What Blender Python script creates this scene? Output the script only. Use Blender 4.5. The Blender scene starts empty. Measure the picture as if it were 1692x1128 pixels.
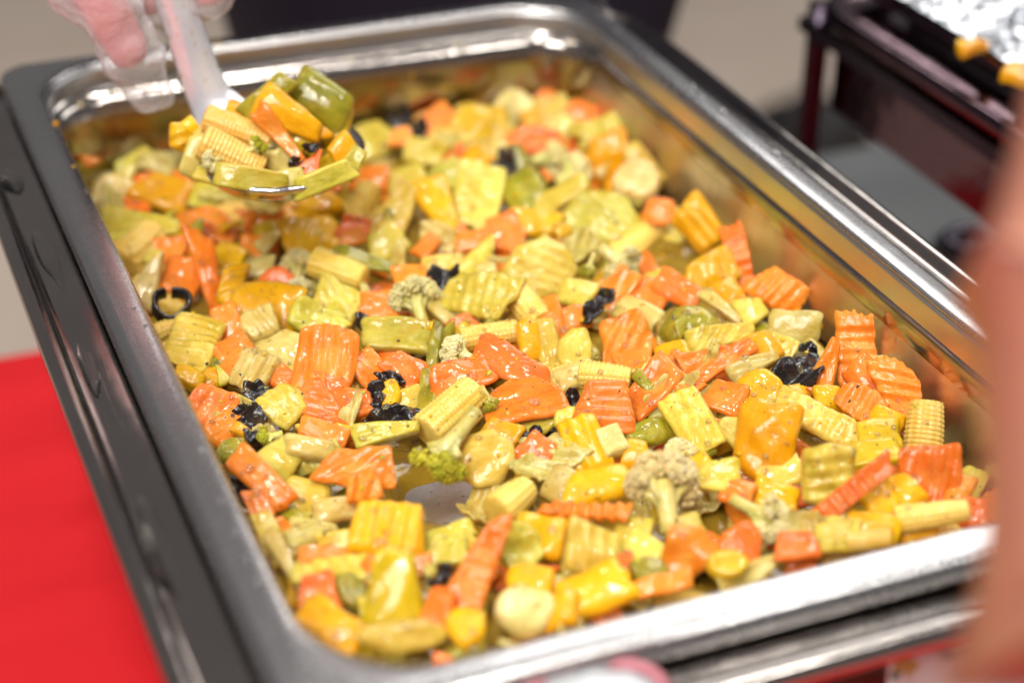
import bpy, math, random
import numpy as np

random.seed(7)
rng = np.random.default_rng(7)
scene = bpy.context.scene
coll = scene.collection

# ------------------------------------------------------------------ camera, world, lamps, exposure
MM = 0.001
RZ = 980.0                                   # height of the pan rim above the floor, mm
IW, IH, FPX = 1692.0, 1128.0, 3070.24        # photograph size and focal length in its pixels
CAM = np.array([-96.475, -387.309, 364.103]) # relative to the pan's rim corner, mm
ROT = np.array([[0.92558725, 0.18273887, -0.33150377],
                [-0.37833166, 0.4752456, -0.79435935],
                [0.01238538, 0.86066726, 0.50901716]])
cd = bpy.data.cameras.new('camera')
cam = bpy.data.objects.new('camera', cd)
coll.objects.link(cam)
from mathutils import Matrix, Vector
M4 = Matrix([list(ROT[0]) + [CAM[0] * MM], list(ROT[1]) + [CAM[1] * MM], list(ROT[2]) + [(CAM[2] + RZ) * MM], [0, 0, 0, 1]])
cam.matrix_world = M4
cd.sensor_width = 36.0
cd.lens = FPX / IW * 36.0
cd.clip_start = 0.02
cd.clip_end = 60.0
cd.dof.use_dof = True
cd.dof.focus_distance = 0.752
cd.dof.aperture_fstop = 3.8
scene.camera = cam

world = bpy.data.worlds.new('World')
scene.world = world
world.use_nodes = True
bg = world.node_tree.nodes['Background']
bg.inputs[0].default_value = (0.88, 0.83, 0.84, 1)
bg.inputs[1].default_value = 0.14

def area(name, loc, target, size, power, col=(1, 1, 1), shape='RECTANGLE', size_y=None):
    ld = bpy.data.lights.new(name, 'AREA')
    ld.shape = shape
    ld.size = size
    if shape in ('RECTANGLE', 'ELLIPSE'):
        ld.size_y = size_y or size
    ld.energy = power
    ld.color = col
    o = bpy.data.objects.new(name, ld)
    o.location = Vector(loc)
    o.rotation_euler = (Vector(target) - Vector(loc)).to_track_quat('-Z', 'Y').to_euler()
    coll.objects.link(o)
    return o

PC = (0.16, 0.26, RZ * MM)
area('ceiling_softlight', (1.95, 2.0, 3.15), PC, 1.9, 36, (1.0, 0.985, 0.96), size_y=1.7)
area('ceiling_softlight', (-1.15, -1.15, 2.95), PC, 1.4, 60, (1.0, 0.97, 0.93), size_y=1.2)
area('ceiling_spot', (-0.45, -0.75, 3.0), PC, 0.30, 12, (1.0, 0.95, 0.88), 'DISK')
area('ceiling_spot', (0.55, 0.15, 3.1), PC, 0.28, 11, (1.0, 0.96, 0.9), 'DISK')
area('ceiling_spot', (-0.35, 0.95, 3.1), PC, 0.28, 8, (1.0, 0.96, 0.9), 'DISK')
area('ceiling_spot', (1.15, -0.75, 3.1), PC, 0.28, 8, (1.0, 0.96, 0.92), 'DISK')

scene.view_settings.view_transform = 'Standard'
scene.view_settings.look = 'None'
scene.view_settings.gamma = 1.0
scene.view_settings.use_curve_mapping = False
scene.view_settings.exposure = 0.34
scene.cycles.use_denoising = True
scene.cycles.max_bounces = 10
scene.cycles.glossy_bounces = 6
scene.cycles.transmission_bounces = 8
scene.cycles.transparent_max_bounces = 8
scene.cycles.sample_clamp_indirect = 6.0

# ------------------------------------------------------------------ pixel helpers (photo pixel -> place, mm)
def ray(x, y):
    return ROT @ np.array([(x - IW / 2) / FPX, -(y - IH / 2) / FPX, -1.0])
def at(x, y, z):
    d = ray(x, y)
    return CAM + d * ((z - CAM[2]) / d[2])
def at_plane(x, y, P, n):
    d = ray(x, y)
    return CAM + d * (np.dot(P - CAM, n) / np.dot(d, n))
def at_dist(x, y, dist):
    d = ray(x, y)
    return CAM + d / np.linalg.norm(d) * dist
def nrm(v):
    v = np.asarray(v, float)
    return v / np.linalg.norm(v)

# ------------------------------------------------------------------ materials
def mat_new(name):
    m = bpy.data.materials.new(name)
    m.use_nodes = True
    nt = m.node_tree
    return m, nt, nt.nodes['Principled BSDF']
def N(nt, t, **kw):
    n = nt.nodes.new(t)
    for k, v in kw.items():
        setattr(n, k, v)
    return n
def ramp(nt, fac, stops, interp='LINEAR'):
    r = N(nt, 'ShaderNodeValToRGB')
    r.color_ramp.interpolation = interp
    el = r.color_ramp.elements
    while len(el) < len(stops):
        el.new(0.5)
    for e, (p, c) in zip(el, stops):
        e.position = p
        e.color = (*c, 1) if len(c) == 3 else c
    nt.links.new(fac, r.inputs[0])
    return r.outputs[0]
def mix(nt, fac, a, b, blend='MIX'):
    n = N(nt, 'ShaderNodeMix', data_type='RGBA', blend_type=blend)
    for s, v in ((n.inputs[0], fac), (n.inputs[6], a), (n.inputs[7], b)):
        if isinstance(v, (int, float)):
            s.default_value = v
        elif isinstance(v, tuple):
            s.default_value = (*v, 1) if len(v) == 3 else v
        else:
            nt.links.new(v, s)
    return n.outputs[2]
def noise(nt, scale, detail=3, rough=0.55, vec=None, dist=0.0):
    n = N(nt, 'ShaderNodeTexNoise')
    n.inputs['Scale'].default_value = scale
    n.inputs['Detail'].default_value = detail
    n.inputs['Roughness'].default_value = rough
    n.inputs['Distortion'].default_value = dist
    if vec is not None:
        nt.links.new(vec, n.inputs['Vector'])
    return n.outputs['Fac']
def math_n(nt, op, a, b=0.5):
    n = N(nt, 'ShaderNodeMath', operation=op)
    for s, v in ((n.inputs[0], a), (n.inputs[1], b)):
        if isinstance(v, (int, float)):
            s.default_value = v
        else:
            nt.links.new(v, s)
    return n.outputs[0]
def objvec(nt):
    """object coordinates shifted per object, so that no two pieces share a pattern"""
    tc = N(nt, 'ShaderNodeTexCoord')
    oi = N(nt, 'ShaderNodeObjectInfo')
    cx = N(nt, 'ShaderNodeVectorMath', operation='SCALE')
    cx.inputs[0].default_value = (1.7, 2.3, 3.1)
    nt.links.new(oi.outputs['Random'], cx.inputs['Scale'])
    ad = N(nt, 'ShaderNodeVectorMath', operation='ADD')
    nt.links.new(tc.outputs['Object'], ad.inputs[0])
    nt.links.new(cx.outputs[0], ad.inputs[1])
    return ad.outputs[0], oi.outputs['Random']

def veg(name, c_lo, c_hi, c_pale, sss=0.32, rough=0.3, speck=0.5, bump=0.35, bump_scale=420, glaze=0.35,
        radius=(1.0, 0.5, 0.15), scale=0.004, var=0.26, coat=1.0, trans=0.0, core=None):
    m, nt, b = mat_new(name)
    vec, rnd = objvec(nt)
    n1 = noise(nt, 45, 4, 0.6, vec, 0.4)
    mpv = N(nt, 'ShaderNodeMapping')
    mpv.inputs['Scale'].default_value = (0.35, 1.6, 1.0)
    nt.links.new(vec, mpv.inputs['Vector'])
    nf = noise(nt, 210, 4, 0.65, mpv.outputs[0], 0.5)
    n1 = math_n(nt, 'ADD', math_n(nt, 'MULTIPLY', n1, 0.62), math_n(nt, 'MULTIPLY', nf, 0.38))
    col = ramp(nt, n1, [(0.3, tuple(c * 0.72 for c in c_lo)), (0.45, c_lo), (0.62, c_hi)])
    n2 = noise(nt, 130, 4, 0.65, vec)
    col = mix(nt, ramp(nt, n2, [(0.52, (0, 0, 0)), (0.85, (0.8, 0.8, 0.8))]), col, c_pale)
    if core:
        tcg = N(nt, 'ShaderNodeTexCoord')
        dv = N(nt, 'ShaderNodeVectorMath', operation='DISTANCE')
        dv.inputs[1].default_value = (0.5, 0.42, 0.5)
        nt.links.new(tcg.outputs['Generated'], dv.inputs[0])
        cf = ramp(nt, math_n(nt, 'ADD', dv.outputs['Value'], math_n(nt, 'MULTIPLY', n2, 0.22)), [(0.30, (0.75, 0.75, 0.75)), (0.40, (0, 0, 0))])
        col = mix(nt, cf, col, core)
    # browned spots
    nb = noise(nt, 95, 3, 0.6, vec, 0.8)
    col = mix(nt, math_n(nt, 'MULTIPLY', ramp(nt, nb, [(0.66, (0, 0, 0)), (0.76, (1, 1, 1))]), 0.4), col, (0.30, 0.13, 0.02))
    # thin film of yellow-green sauce lying on the piece
    n3 = noise(nt, 70, 5, 0.6, vec, 1.2)
    gl = math_n(nt, 'MULTIPLY', ramp(nt, n3, [(0.45, (0, 0, 0)), (0.62, (1, 1, 1))]), glaze)
    col = mix(nt, gl, col, (0.52, 0.30, 0.016))
    hs = N(nt, 'ShaderNodeHueSaturation')
    nt.links.new(col, hs.inputs['Color'])
    nt.links.new(math_n(nt, 'ADD', math_n(nt, 'MULTIPLY', rnd, var), 1.0 - var * 0.55), hs.inputs['Value'])
    r2 = N(nt, 'ShaderNodeTexWhiteNoise', noise_dimensions='1D')
    nt.links.new(rnd, r2.inputs['W'])
    nt.links.new(math_n(nt, 'ADD', math_n(nt, 'MULTIPLY', r2.outputs['Value'], 0.022), 0.489), hs.inputs['Hue'])
    col = hs.outputs[0]
    if speck:
        v = N(nt, 'ShaderNodeTexVoronoi')
        v.inputs['Scale'].default_value = 190
        v.inputs['Randomness'].default_value = 1.0
        nt.links.new(vec, v.inputs['Vector'])
        d = ramp(nt, v.outputs['Distance'], [(0.05, (1, 1, 1)), (0.10, (0, 0, 0))])
        sel = ramp(nt, noise(nt, 60, 2, 0.5, vec), [(0.52, (0, 0, 0)), (0.58, (1, 1, 1))])
        f = math_n(nt, 'MULTIPLY', math_n(nt, 'MULTIPLY', d, sel), speck)
        col = mix(nt, f, col, (0.02, 0.014, 0.006))
    nt.links.new(col, b.inputs['Base Color'])
    b.inputs['Subsurface Weight'].default_value = sss
    b.inputs['Subsurface Radius'].default_value = radius
    b.inputs['Subsurface Scale'].default_value = scale
    b.inputs['IOR'].default_value = 1.38
    b.inputs['Transmission Weight'].default_value = trans
    b.inputs['Coat Weight'].default_value = coat
    b.inputs['Coat Roughness'].default_value = 0.035
    b.inputs['Specular IOR Level'].default_value = 0.25
    b.inputs['Coat IOR'].default_value = 1.36
    rr = math_n(nt, 'ADD', math_n(nt, 'MULTIPLY', n3, 0.3), rough - 0.12)
    nt.links.new(rr, b.inputs['Roughness'])
    bp = N(nt, 'ShaderNodeBump')
    bp.inputs['Strength'].default_value = bump
    bp.inputs['Distance'].default_value = 0.0012
    nt.links.new(math_n(nt, 'ADD', noise(nt, bump_scale, 3, 0.55, vec), math_n(nt, 'MULTIPLY', n2, 1.6)), bp.inputs['Height'])
    nt.links.new(bp.outputs[0], b.inputs['Normal'])
    bp2 = N(nt, 'ShaderNodeBump')
    bp2.inputs['Strength'].default_value = 0.42
    bp2.inputs['Distance'].default_value = 0.0010
    nt.links.new(noise(nt, 230, 2, 0.45, vec, 0.3), bp2.inputs['Height'])
    nt.links.new(bp2.outputs[0], b.inputs['Coat Normal'])
    return m

MAT = {}
MAT['carrot'] = veg('carrot_flesh', (0.76, 0.175, 0.012), (0.84, 0.232, 0.026), (0.86, 0.31, 0.075), glaze=0.12, core=(0.86, 0.30, 0.05))
MAT['squash'] = veg('squash_flesh', (0.58, 0.42, 0.045), (0.73, 0.565, 0.105), (0.80, 0.67, 0.23), glaze=0.45, sss=0.4, scale=0.006)
MAT['chayote'] = veg('chayote_flesh', (0.46, 0.39, 0.035), (0.62, 0.53, 0.085), (0.72, 0.65, 0.22), glaze=0.42, sss=0.3, scale=0.006)
MAT['clear'] = veg('cooked_onion_flesh', (0.62, 0.47, 0.12), (0.76, 0.60, 0.20), (0.80, 0.68, 0.34), glaze=0.42, sss=0.4, scale=0.007, trans=0.12)
MAT['yellow'] = veg('yellow_flesh', (0.72, 0.335, 0.003), (0.80, 0.41, 0.006), (0.82, 0.48, 0.02), glaze=0.18, speck=0.3)
MAT['olive'] = veg('green_pepper_skin', (0.20, 0.185, 0.010), (0.34, 0.30, 0.018), (0.44, 0.39, 0.05), glaze=0.25, bump=0.15, speck=0.2)
MAT['mustard'] = veg('mustard_pepper_skin', (0.50, 0.33, 0.006), (0.64, 0.42, 0.012), (0.70, 0.48, 0.03), glaze=0.2, bump=0.18, speck=0.2)
MAT['corn'] = veg('baby_corn_kernels', (0.78, 0.49, 0.08), (0.86, 0.60, 0.15), (0.88, 0.66, 0.25), glaze=0.12, bump=0.12, speck=0.4)
MAT['cauli'] = veg('cauliflower_curd', (0.74, 0.57, 0.22), (0.86, 0.70, 0.34), (0.88, 0.76, 0.46), glaze=0.15, bump=0.6, bump_scale=700, speck=0.4, coat=0.35)
MAT['cream'] = veg('cream_flesh', (0.64, 0.48, 0.16), (0.80, 0.64, 0.27), (0.84, 0.72, 0.42), glaze=0.28, sss=0.35)
MAT['stalk'] = veg('pale_stalk', (0.58, 0.50, 0.12), (0.74, 0.66, 0.24), (0.80, 0.73, 0.38), glaze=0.25)
MAT['leaf'] = veg('cabbage_leaf_flesh', (0.60, 0.47, 0.10), (0.76, 0.63, 0.23), (0.82, 0.73, 0.40), glaze=0.45, sss=0.3, scale=0.005, bump=0.5, trans=0.1)
MAT['broc'] = veg('broccoli_buds', (0.40, 0.37, 0.018), (0.58, 0.52, 0.04), (0.64, 0.58, 0.10), glaze=0.3, bump=0.9, bump_scale=900, speck=0.0, coat=0.2)
def fungus_mat():
    m, nt, b = mat_new('black_fungus_skin')
    vec, rnd = objvec(nt)
    n1 = noise(nt, 60, 4, 0.6, vec)
    nt.links.new(ramp(nt, n1, [(0.35, (0.006, 0.005, 0.006)), (0.62, (0.018, 0.013, 0.012)), (0.8, (0.07, 0.035, 0.012))]), b.inputs['Base Color'])
    b.inputs['Roughness'].default_value = 0.22
    b.inputs['Coat Weight'].default_value = 0.4
    b.inputs['Coat Roughness'].default_value = 0.1
    bp = N(nt, 'ShaderNodeBump')
    bp.inputs['Strength'].default_value = 0.5
    bp.inputs['Distance'].default_value = 0.0015
    nt.links.new(noise(nt, 330, 3, 0.6, vec), bp.inputs['Height'])
    nt.links.new(bp.outputs[0], b.inputs['Normal'])
    return m
MAT['fungus'] = fungus_mat()

def steel(name, col=(0.60, 0.59, 0.59), rough=0.2, film=0.0, brush=(1, 1, 1), bump=0.03, warp=0.0):
    m, nt, b = mat_new(name)
    tc = N(nt, 'ShaderNodeTexCoord')
    mp = N(nt, 'ShaderNodeMapping')
    mp.inputs['Scale'].default_value = brush
    nt.links.new(tc.outputs['Object'], mp.inputs['Vector'])
    n1 = noise(nt, 260, 3, 0.6, mp.outputs[0])
    n2 = noise(nt, 14, 4, 0.6, tc.outputs['Object'])
    b.inputs['Metallic'].default_value = 1.0
    c = mix(nt, ramp(nt, n2, [(0.35, (0, 0, 0)), (0.7, (1, 1, 1))]), col, tuple(x * 0.84 for x in col))
    r = math_n(nt, 'ADD', math_n(nt, 'MULTIPLY', n1, 0.06), rough - 0.06)
    r = math_n(nt, 'ADD', r, math_n(nt, 'MULTIPLY', n2, 0.1))
    if film:
        # oily splashes and dried drips of sauce on the metal, streaked downwards
        mp2 = N(nt, 'ShaderNodeMapping')
        mp2.inputs['Scale'].default_value = (1, 1, 0.45)
        nt.links.new(tc.outputs['Object'], mp2.inputs['Vector'])
        s1 = noise(nt, 55, 6, 0.68, mp2.outputs[0], 0.8)
        s2 = noise(nt, 190, 3, 0.6, mp2.outputs[0], 0.6)
        sx = N(nt, 'ShaderNodeSeparateXYZ')
        nt.links.new(tc.outputs['Object'], sx.inputs[0])
        low = ramp(nt, math_n(nt, 'MULTIPLY', math_n(nt, 'ADD', sx.outputs[2], 0.0), -12.0), [(0.10, (0, 0, 0)), (0.5, (1, 1, 1))])
        f1 = math_n(nt, 'MULTIPLY', ramp(nt, s1, [(0.44, (0, 0, 0)), (0.60, (1, 1, 1))]), low)
        f1 = math_n(nt, 'MULTIPLY', f1, film)
        c = mix(nt, f1, c, (0.40, 0.25, 0.06))
        f2 = math_n(nt, 'MULTIPLY', ramp(nt, s2, [(0.66, (0, 0, 0)), (0.71, (1, 1, 1))]), low)
        c = mix(nt, math_n(nt, 'MULTIPLY', f2, 0.75), c, (0.16, 0.085, 0.015))
        r = math_n(nt, 'ADD', r, math_n(nt, 'MULTIPLY', f1, 0.14))
    nt.links.new(c, b.inputs['Base Color'])
    nt.links.new(r, b.inputs['Roughness'])
    bp = N(nt, 'ShaderNodeBump')
    bp.inputs['Strength'].default_value = bump
    bp.inputs['Distance'].default_value = 0.0004
    nt.links.new(n1, bp.inputs['Height'])
    out = bp.outputs[0]
    mps = N(nt, 'ShaderNodeMapping')
    mps.inputs['Scale'].default_value = (1.0, 0.03, 1.0)
    mps.inputs['Rotation'].default_value = (0, 0, 0.12)
    nt.links.new(tc.outputs['Object'], mps.inputs['Vector'])
    bps = N(nt, 'ShaderNodeBump')
    bps.inputs['Strength'].default_value = 0.10
    bps.inputs['Distance'].default_value = 0.0004
    nt.links.new(ramp(nt, noise(nt, 900, 2, 0.6, mps.outputs[0]), [(0.60, (0, 0, 0)), (0.68, (1, 1, 1))]), bps.inputs['Height'])
    nt.links.new(out, bps.inputs['Normal'])
    out = bps.outputs[0]
    if warp:
        bp2 = N(nt, 'ShaderNodeBump')
        bp2.inputs['Strength'].default_value = warp
        bp2.inputs['Distance'].default_value = 0.004
        nt.links.new(noise(nt, 26, 2, 0.5, tc.outputs['Object']), bp2.inputs['Height'])
        nt.links.new(out, bp2.inputs['Normal'])
        out = bp2.outputs[0]
    nt.links.new(out, b.inputs['Normal'])
    return m
MAT['pan'] = steel('pan_stainless_steel', (0.62, 0.61, 0.61), 0.25, film=0.0, warp=0.10)
MAT['well'] = steel('pan_well_steel', (0.66, 0.65, 0.65), 0.30, film=0.4, warp=0.08)
MAT['frame'] = steel('water_pan_steel', (0.46, 0.42, 0.39), 0.13, warp=0.14)
MAT['chrome'] = steel('ladle_steel', (0.80, 0.79, 0.80), 0.13)
MAT['dark_chrome'] = steel('polished_dark_steel', (0.17, 0.10, 0.12), 0.10, bump=0.03, warp=0.15)

def foil_mat():
    m, nt, b = mat_new('aluminium_foil')
    tc = N(nt, 'ShaderNodeTexCoord')
    b.inputs['Metallic'].default_value = 1.0
    b.inputs['Base Color'].default_value = (0.72, 0.74, 0.78, 1)
    b.inputs['Roughness'].default_value = 0.24
    v = N(nt, 'ShaderNodeTexVoronoi')
    v.inputs['Scale'].default_value = 70
    nt.links.new(tc.outputs['Object'], v.inputs['Vector'])
    bp = N(nt, 'ShaderNodeBump')
    bp.inputs['Strength'].default_value = 0.25
    bp.inputs['Distance'].default_value = 0.004
    nt.links.new(math_n(nt, 'ADD', v.outputs['Distance'], noise(nt, 60, 4, 0.6, tc.outputs['Object'])), bp.inputs['Height'])
    nt.links.new(bp.outputs[0], b.inputs['Normal'])
    return m
MAT['foil'] = foil_mat()

def cloth_mat(name, c1, c2, rough=0.75, sheen=0.3, scale=900, big=12):
    m, nt, b = mat_new(name)
    tc = N(nt, 'ShaderNodeTexCoord')
    n1 = noise(nt, scale, 2, 0.5, tc.outputs['Object'])
    n2 = noise(nt, big, 4, 0.6, tc.outputs['Object'])
    nt.links.new(mix(nt, n2, c1, c2), b.inputs['Base Color'])
    b.inputs['Roughness'].default_value = rough
    b.inputs['Sheen Weight'].default_value = sheen
    bp = N(nt, 'ShaderNodeBump')
    bp.inputs['Strength'].default_value = 0.3
    bp.inputs['Distance'].default_value = 0.0008
    nt.links.new(n1, bp.inputs['Height'])
    nt.links.new(bp.outputs[0], b.inputs['Normal'])
    return m
MAT['black_steel'] = steel('black_stand_steel', (0.07, 0.055, 0.075), 0.25)
def handle_mat():
    m, nt, b = mat_new('ladle_handle_bright_steel')
    tc = N(nt, 'ShaderNodeTexCoord')
    n1 = noise(nt, 60, 4, 0.6, tc.outputs['Object'], 0.6)
    n2 = noise(nt, 260, 3, 0.6, tc.outputs['Object'])
    c = mix(nt, ramp(nt, n1, [(0.4, (0, 0, 0)), (0.6, (1, 1, 1))]), (0.90, 0.89, 0.92), (0.82, 0.80, 0.86))
    c = mix(nt, math_n(nt, 'MULTIPLY', ramp(nt, n2, [(0.63, (0, 0, 0)), (0.70, (1, 1, 1))]), 0.7), c, (0.62, 0.47, 0.12))
    nt.links.new(c, b.inputs['Base Color'])
    b.inputs['Metallic'].default_value = 0.55
    b.inputs['Roughness'].default_value = 0.26
    b.inputs['Coat Weight'].default_value = 0.5
    b.inputs['Coat Roughness'].default_value = 0.08
    return m
MAT['satin'] = handle_mat()
MAT['red_cloth'] = cloth_mat('red_tablecloth', (0.62, 0.004, 0.009), (0.74, 0.007, 0.015), 0.7, 0.0)
MAT['navy'] = cloth_mat('navy_workwear', (0.004, 0.004, 0.013), (0.009, 0.009, 0.026), 0.85, 0.0)
MAT['grey_cloth'] = cloth_mat('grey_board', (0.075, 0.082, 0.085), (0.10, 0.106, 0.108), 0.5, 0.0)
MAT['black'] = cloth_mat('black_canvas', (0.012, 0.012, 0.013), (0.03, 0.03, 0.03), 0.6, 0.0)
MAT['pink_paper'] = cloth_mat('pink_paper_edge', (0.50, 0.16, 0.20), (0.56, 0.22, 0.25), 0.6, 0.0)
MAT['white_plastic'] = cloth_mat('white_paper', (0.58, 0.60, 0.62), (0.66, 0.67, 0.69), 0.5, 0.0)

def floor_mat():
    m, nt, b = mat_new('beige_floor_vinyl')
    tc = N(nt, 'ShaderNodeTexCoord')
    n2 = noise(nt, 3.5, 5, 0.6, tc.outputs['Object'])
    nt.links.new(ramp(nt, n2, [(0.3, (0.56, 0.46, 0.37)), (0.7, (0.66, 0.55, 0.46))]), b.inputs['Base Color'])
    b.inputs['Roughness'].default_value = 0.42
    return m
MAT['floor'] = floor_mat()

def floral_mat():
    m, nt, b = mat_new('floral_print_cloth')
    tc = N(nt, 'ShaderNodeTexCoord')
    v = N(nt, 'ShaderNodeTexVoronoi')
    v.inputs['Scale'].default_value = 62
    nz = N(nt, 'ShaderNodeTexNoise')
    nz.inputs['Scale'].default_value = 30
    nt.links.new(tc.outputs['Object'], nz.inputs['Vector'])
    mv = mix(nt, 0.05, tc.outputs['Object'], nz.outputs['Color'])
    nt.links.new(mv, v.inputs['Vector'])
    sx = N(nt, 'ShaderNodeSeparateColor')
    nt.links.new(v.outputs['Color'], sx.inputs[0])
    pal = ramp(nt, sx.outputs[0], [(0.0, (0.62, 0.58, 0.55)), (0.24, (0.02, 0.11, 0.075)), (0.46, (0.55, 0.30, 0.32)), (0.55, (0.10, 0.26, 0.09)),
                                   (0.72, (0.70, 0.62, 0.55)), (0.86, (0.45, 0.30, 0.08))], 'CONSTANT')
    edge = ramp(nt, v.outputs['Distance'], [(0.62, (0, 0, 0)), (0.8, (1, 1, 1))])
    nt.links.new(mix(nt, edge, pal, (0.55, 0.50, 0.47)), b.inputs['Base Color'])
    b.inputs['Roughness'].default_value = 0.8
    return m
MAT['floral'] = floral_mat()

def skin_mat(name, c1, c2, rough=0.45):
    m, nt, b = mat_new(name)
    tc = N(nt, 'ShaderNodeTexCoord')
    n1 = noise(nt, 25, 5, 0.6, tc.outputs['Object'])
    nt.links.new(mix(nt, n1, c1, c2), b.inputs['Base Color'])
    b.inputs['Roughness'].default_value = rough
    b.inputs['Subsurface Weight'].default_value = 0.2
    b.inputs['Subsurface Radius'].default_value = (1, 0.35, 0.2)
    b.inputs['Subsurface Scale'].default_value = 0.006
    bp = N(nt, 'ShaderNodeBump')
    bp.inputs['Strength'].default_value = 0.15
    bp.inputs['Distance'].default_value = 0.001
    nt.links.new(noise(nt, 300, 3, 0.6, tc.outputs['Object']), bp.inputs['Height'])
    nt.links.new(bp.outputs[0], b.inputs['Normal'])
    return m
MAT['skin_arm'] = skin_mat('forearm_skin', (0.45, 0.185, 0.125), (0.47, 0.20, 0.135))
MAT['skin_hand'] = skin_mat('hand_skin', (0.60, 0.16, 0.17), (0.66, 0.26, 0.24))
MAT['hair'] = cloth_mat('dark_hair', (0.01, 0.008, 0.006), (0.02, 0.015, 0.012), 0.5, 0)

def film_mat():
    m, nt, b = mat_new('clear_plastic_glove')
    tc = N(nt, 'ShaderNodeTexCoord')
    b.inputs['Base Color'].default_value = (0.93, 0.92, 0.93, 1)
    b.inputs['Roughness'].default_value = 0.2
    b.inputs['Transmission Weight'].default_value = 0.0
    bp = N(nt, 'ShaderNodeBump')
    bp.inputs['Strength'].default_value = 0.8
    bp.inputs['Distance'].default_value = 0.003
    nt.links.new(noise(nt, 110, 4, 0.6, tc.outputs['Object'], 1.0), bp.inputs['Height'])
    nt.links.new(bp.outputs[0], b.inputs['Normal'])
    tr = N(nt, 'ShaderNodeBsdfTransparent')
    tr.inputs[0].default_value = (0.96, 0.95, 0.96, 1)
    lw = N(nt, 'ShaderNodeLayerWeight')
    lw.inputs[0].default_value = 0.45
    mx = N(nt, 'ShaderNodeMixShader')
    nt.links.new(math_n(nt, 'ADD', math_n(nt, 'MULTIPLY', lw.outputs['Facing'], 0.5), 0.14), mx.inputs[0])
    nt.links.new(tr.outputs[0], mx.inputs[1])
    nt.links.new(b.outputs[0], mx.inputs[2])
    nt.links.new(mx.outputs[0], nt.nodes['Material Output'].inputs[0])
    return m
MAT['film'] = film_mat()

def water_mat():
    m, nt, b = mat_new('clear_water')
    b.inputs['Base Color'].default_value = (1, 1, 1, 1)
    b.inputs['Roughness'].default_value = 0.02
    b.inputs['IOR'].default_value = 1.33
    b.inputs['Transmission Weight'].default_value = 1.0
    return m
MAT['water'] = water_mat()

def sauce_mat():
    m, nt, b = mat_new('thick_yellow_sauce')
    tc = N(nt, 'ShaderNodeTexCoord')
    n1 = noise(nt, 40, 5, 0.6, tc.outputs['Object'])
    c = ramp(nt, n1, [(0.3, (0.44, 0.25, 0.015)), (0.7, (0.58, 0.38, 0.045))])
    v = N(nt, 'ShaderNodeTexVoronoi')
    v.inputs['Scale'].default_value = 160
    nt.links.new(tc.outputs['Object'], v.inputs['Vector'])
    c = mix(nt, ramp(nt, v.outputs['Distance'], [(0.06, (0.8, 0.8, 0.8)), (0.11, (0, 0, 0))]), c, (0.04, 0.03, 0.01))
    nt.links.new(c, b.inputs['Base Color'])
    b.inputs['Roughness'].default_value = 0.1
    b.inputs['Transmission Weight'].default_value = 0.45
    b.inputs['IOR'].default_value = 1.36
    b.inputs['Coat Weight'].default_value = 0.5
    b.inputs['Coat Roughness'].default_value = 0.04
    bp = N(nt, 'ShaderNodeBump')
    bp.inputs['Strength'].default_value = 0.35
    bp.inputs['Distance'].default_value = 0.0015
    nt.links.new(noise(nt, 170, 3, 0.5, tc.outputs['Object']), bp.inputs['Height'])
    nt.links.new(bp.outputs[0], b.inputs['Normal'])
    return m
MAT['sauce'] = sauce_mat()

# ------------------------------------------------------------------ mesh helpers (all input in mm, relative to the rim corner)
OFF = np.array([0, 0, RZ])
def mesh_from(name, verts, faces, mat, smooth=True):
    me = bpy.data.meshes.new(name)
    verts = np.asarray(verts, float)
    me.from_pydata((verts * MM).tolist(), [], [tuple(int(i) for i in f) for f in faces])
    if smooth:
        me.polygons.foreach_set('use_smooth', np.ones(len(me.polygons), bool))
    if mat is not None:
        me.materials.append(mat)
    me.update()
    return me
def link(name, me, parent=None, loc=(0, 0, 0), rot=None):
    o = bpy.data.objects.new(name, me)
    coll.objects.link(o)
    if parent is not None:
        o.parent = parent
    if rot is not None:
        B = Matrix([list(rot[0]), list(rot[1]), list(rot[2])]).to_4x4()
        B.translation = Vector([c * MM for c in loc])
        o.matrix_local = B
    else:
        o.location = [c * MM for c in loc]
    return o
def tag(o, label, cat, group=None, kind=None):
    o['label'] = label
    o['category'] = cat
    if group:
        o['group'] = group
    if kind:
        o['kind'] = kind
    return o
def structure(o, label=None, cat=None):
    o['kind'] = 'structure'
    if label:
        o['label'] = label
        o['category'] = cat
    return o
def empty(name, loc, parent=None, rot=None):
    return link(name, None, parent, loc, rot)

def box_geo(x0, x1, y0, y1, z0, z1):
    v = [(x, y, z) for z in (z0, z1) for y in (y0, y1) for x in (x0, x1)]
    f = [(0, 2, 3, 1), (4, 5, 7, 6), (0, 1, 5, 4), (2, 6, 7, 3), (0, 4, 6, 2), (1, 3, 7, 5)]
    return v, f
def bevel(me, w, seg=2):
    import bmesh
    bm = bmesh.new()
    bm.from_mesh(me)
    bmesh.ops.bevel(bm, geom=bm.edges[:], offset=w * MM, segments=seg, profile=0.5, affect='EDGES')
    bm.to_mesh(me)
    bm.free()
    me.polygons.foreach_set('use_smooth', np.ones(len(me.polygons), bool))

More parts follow.
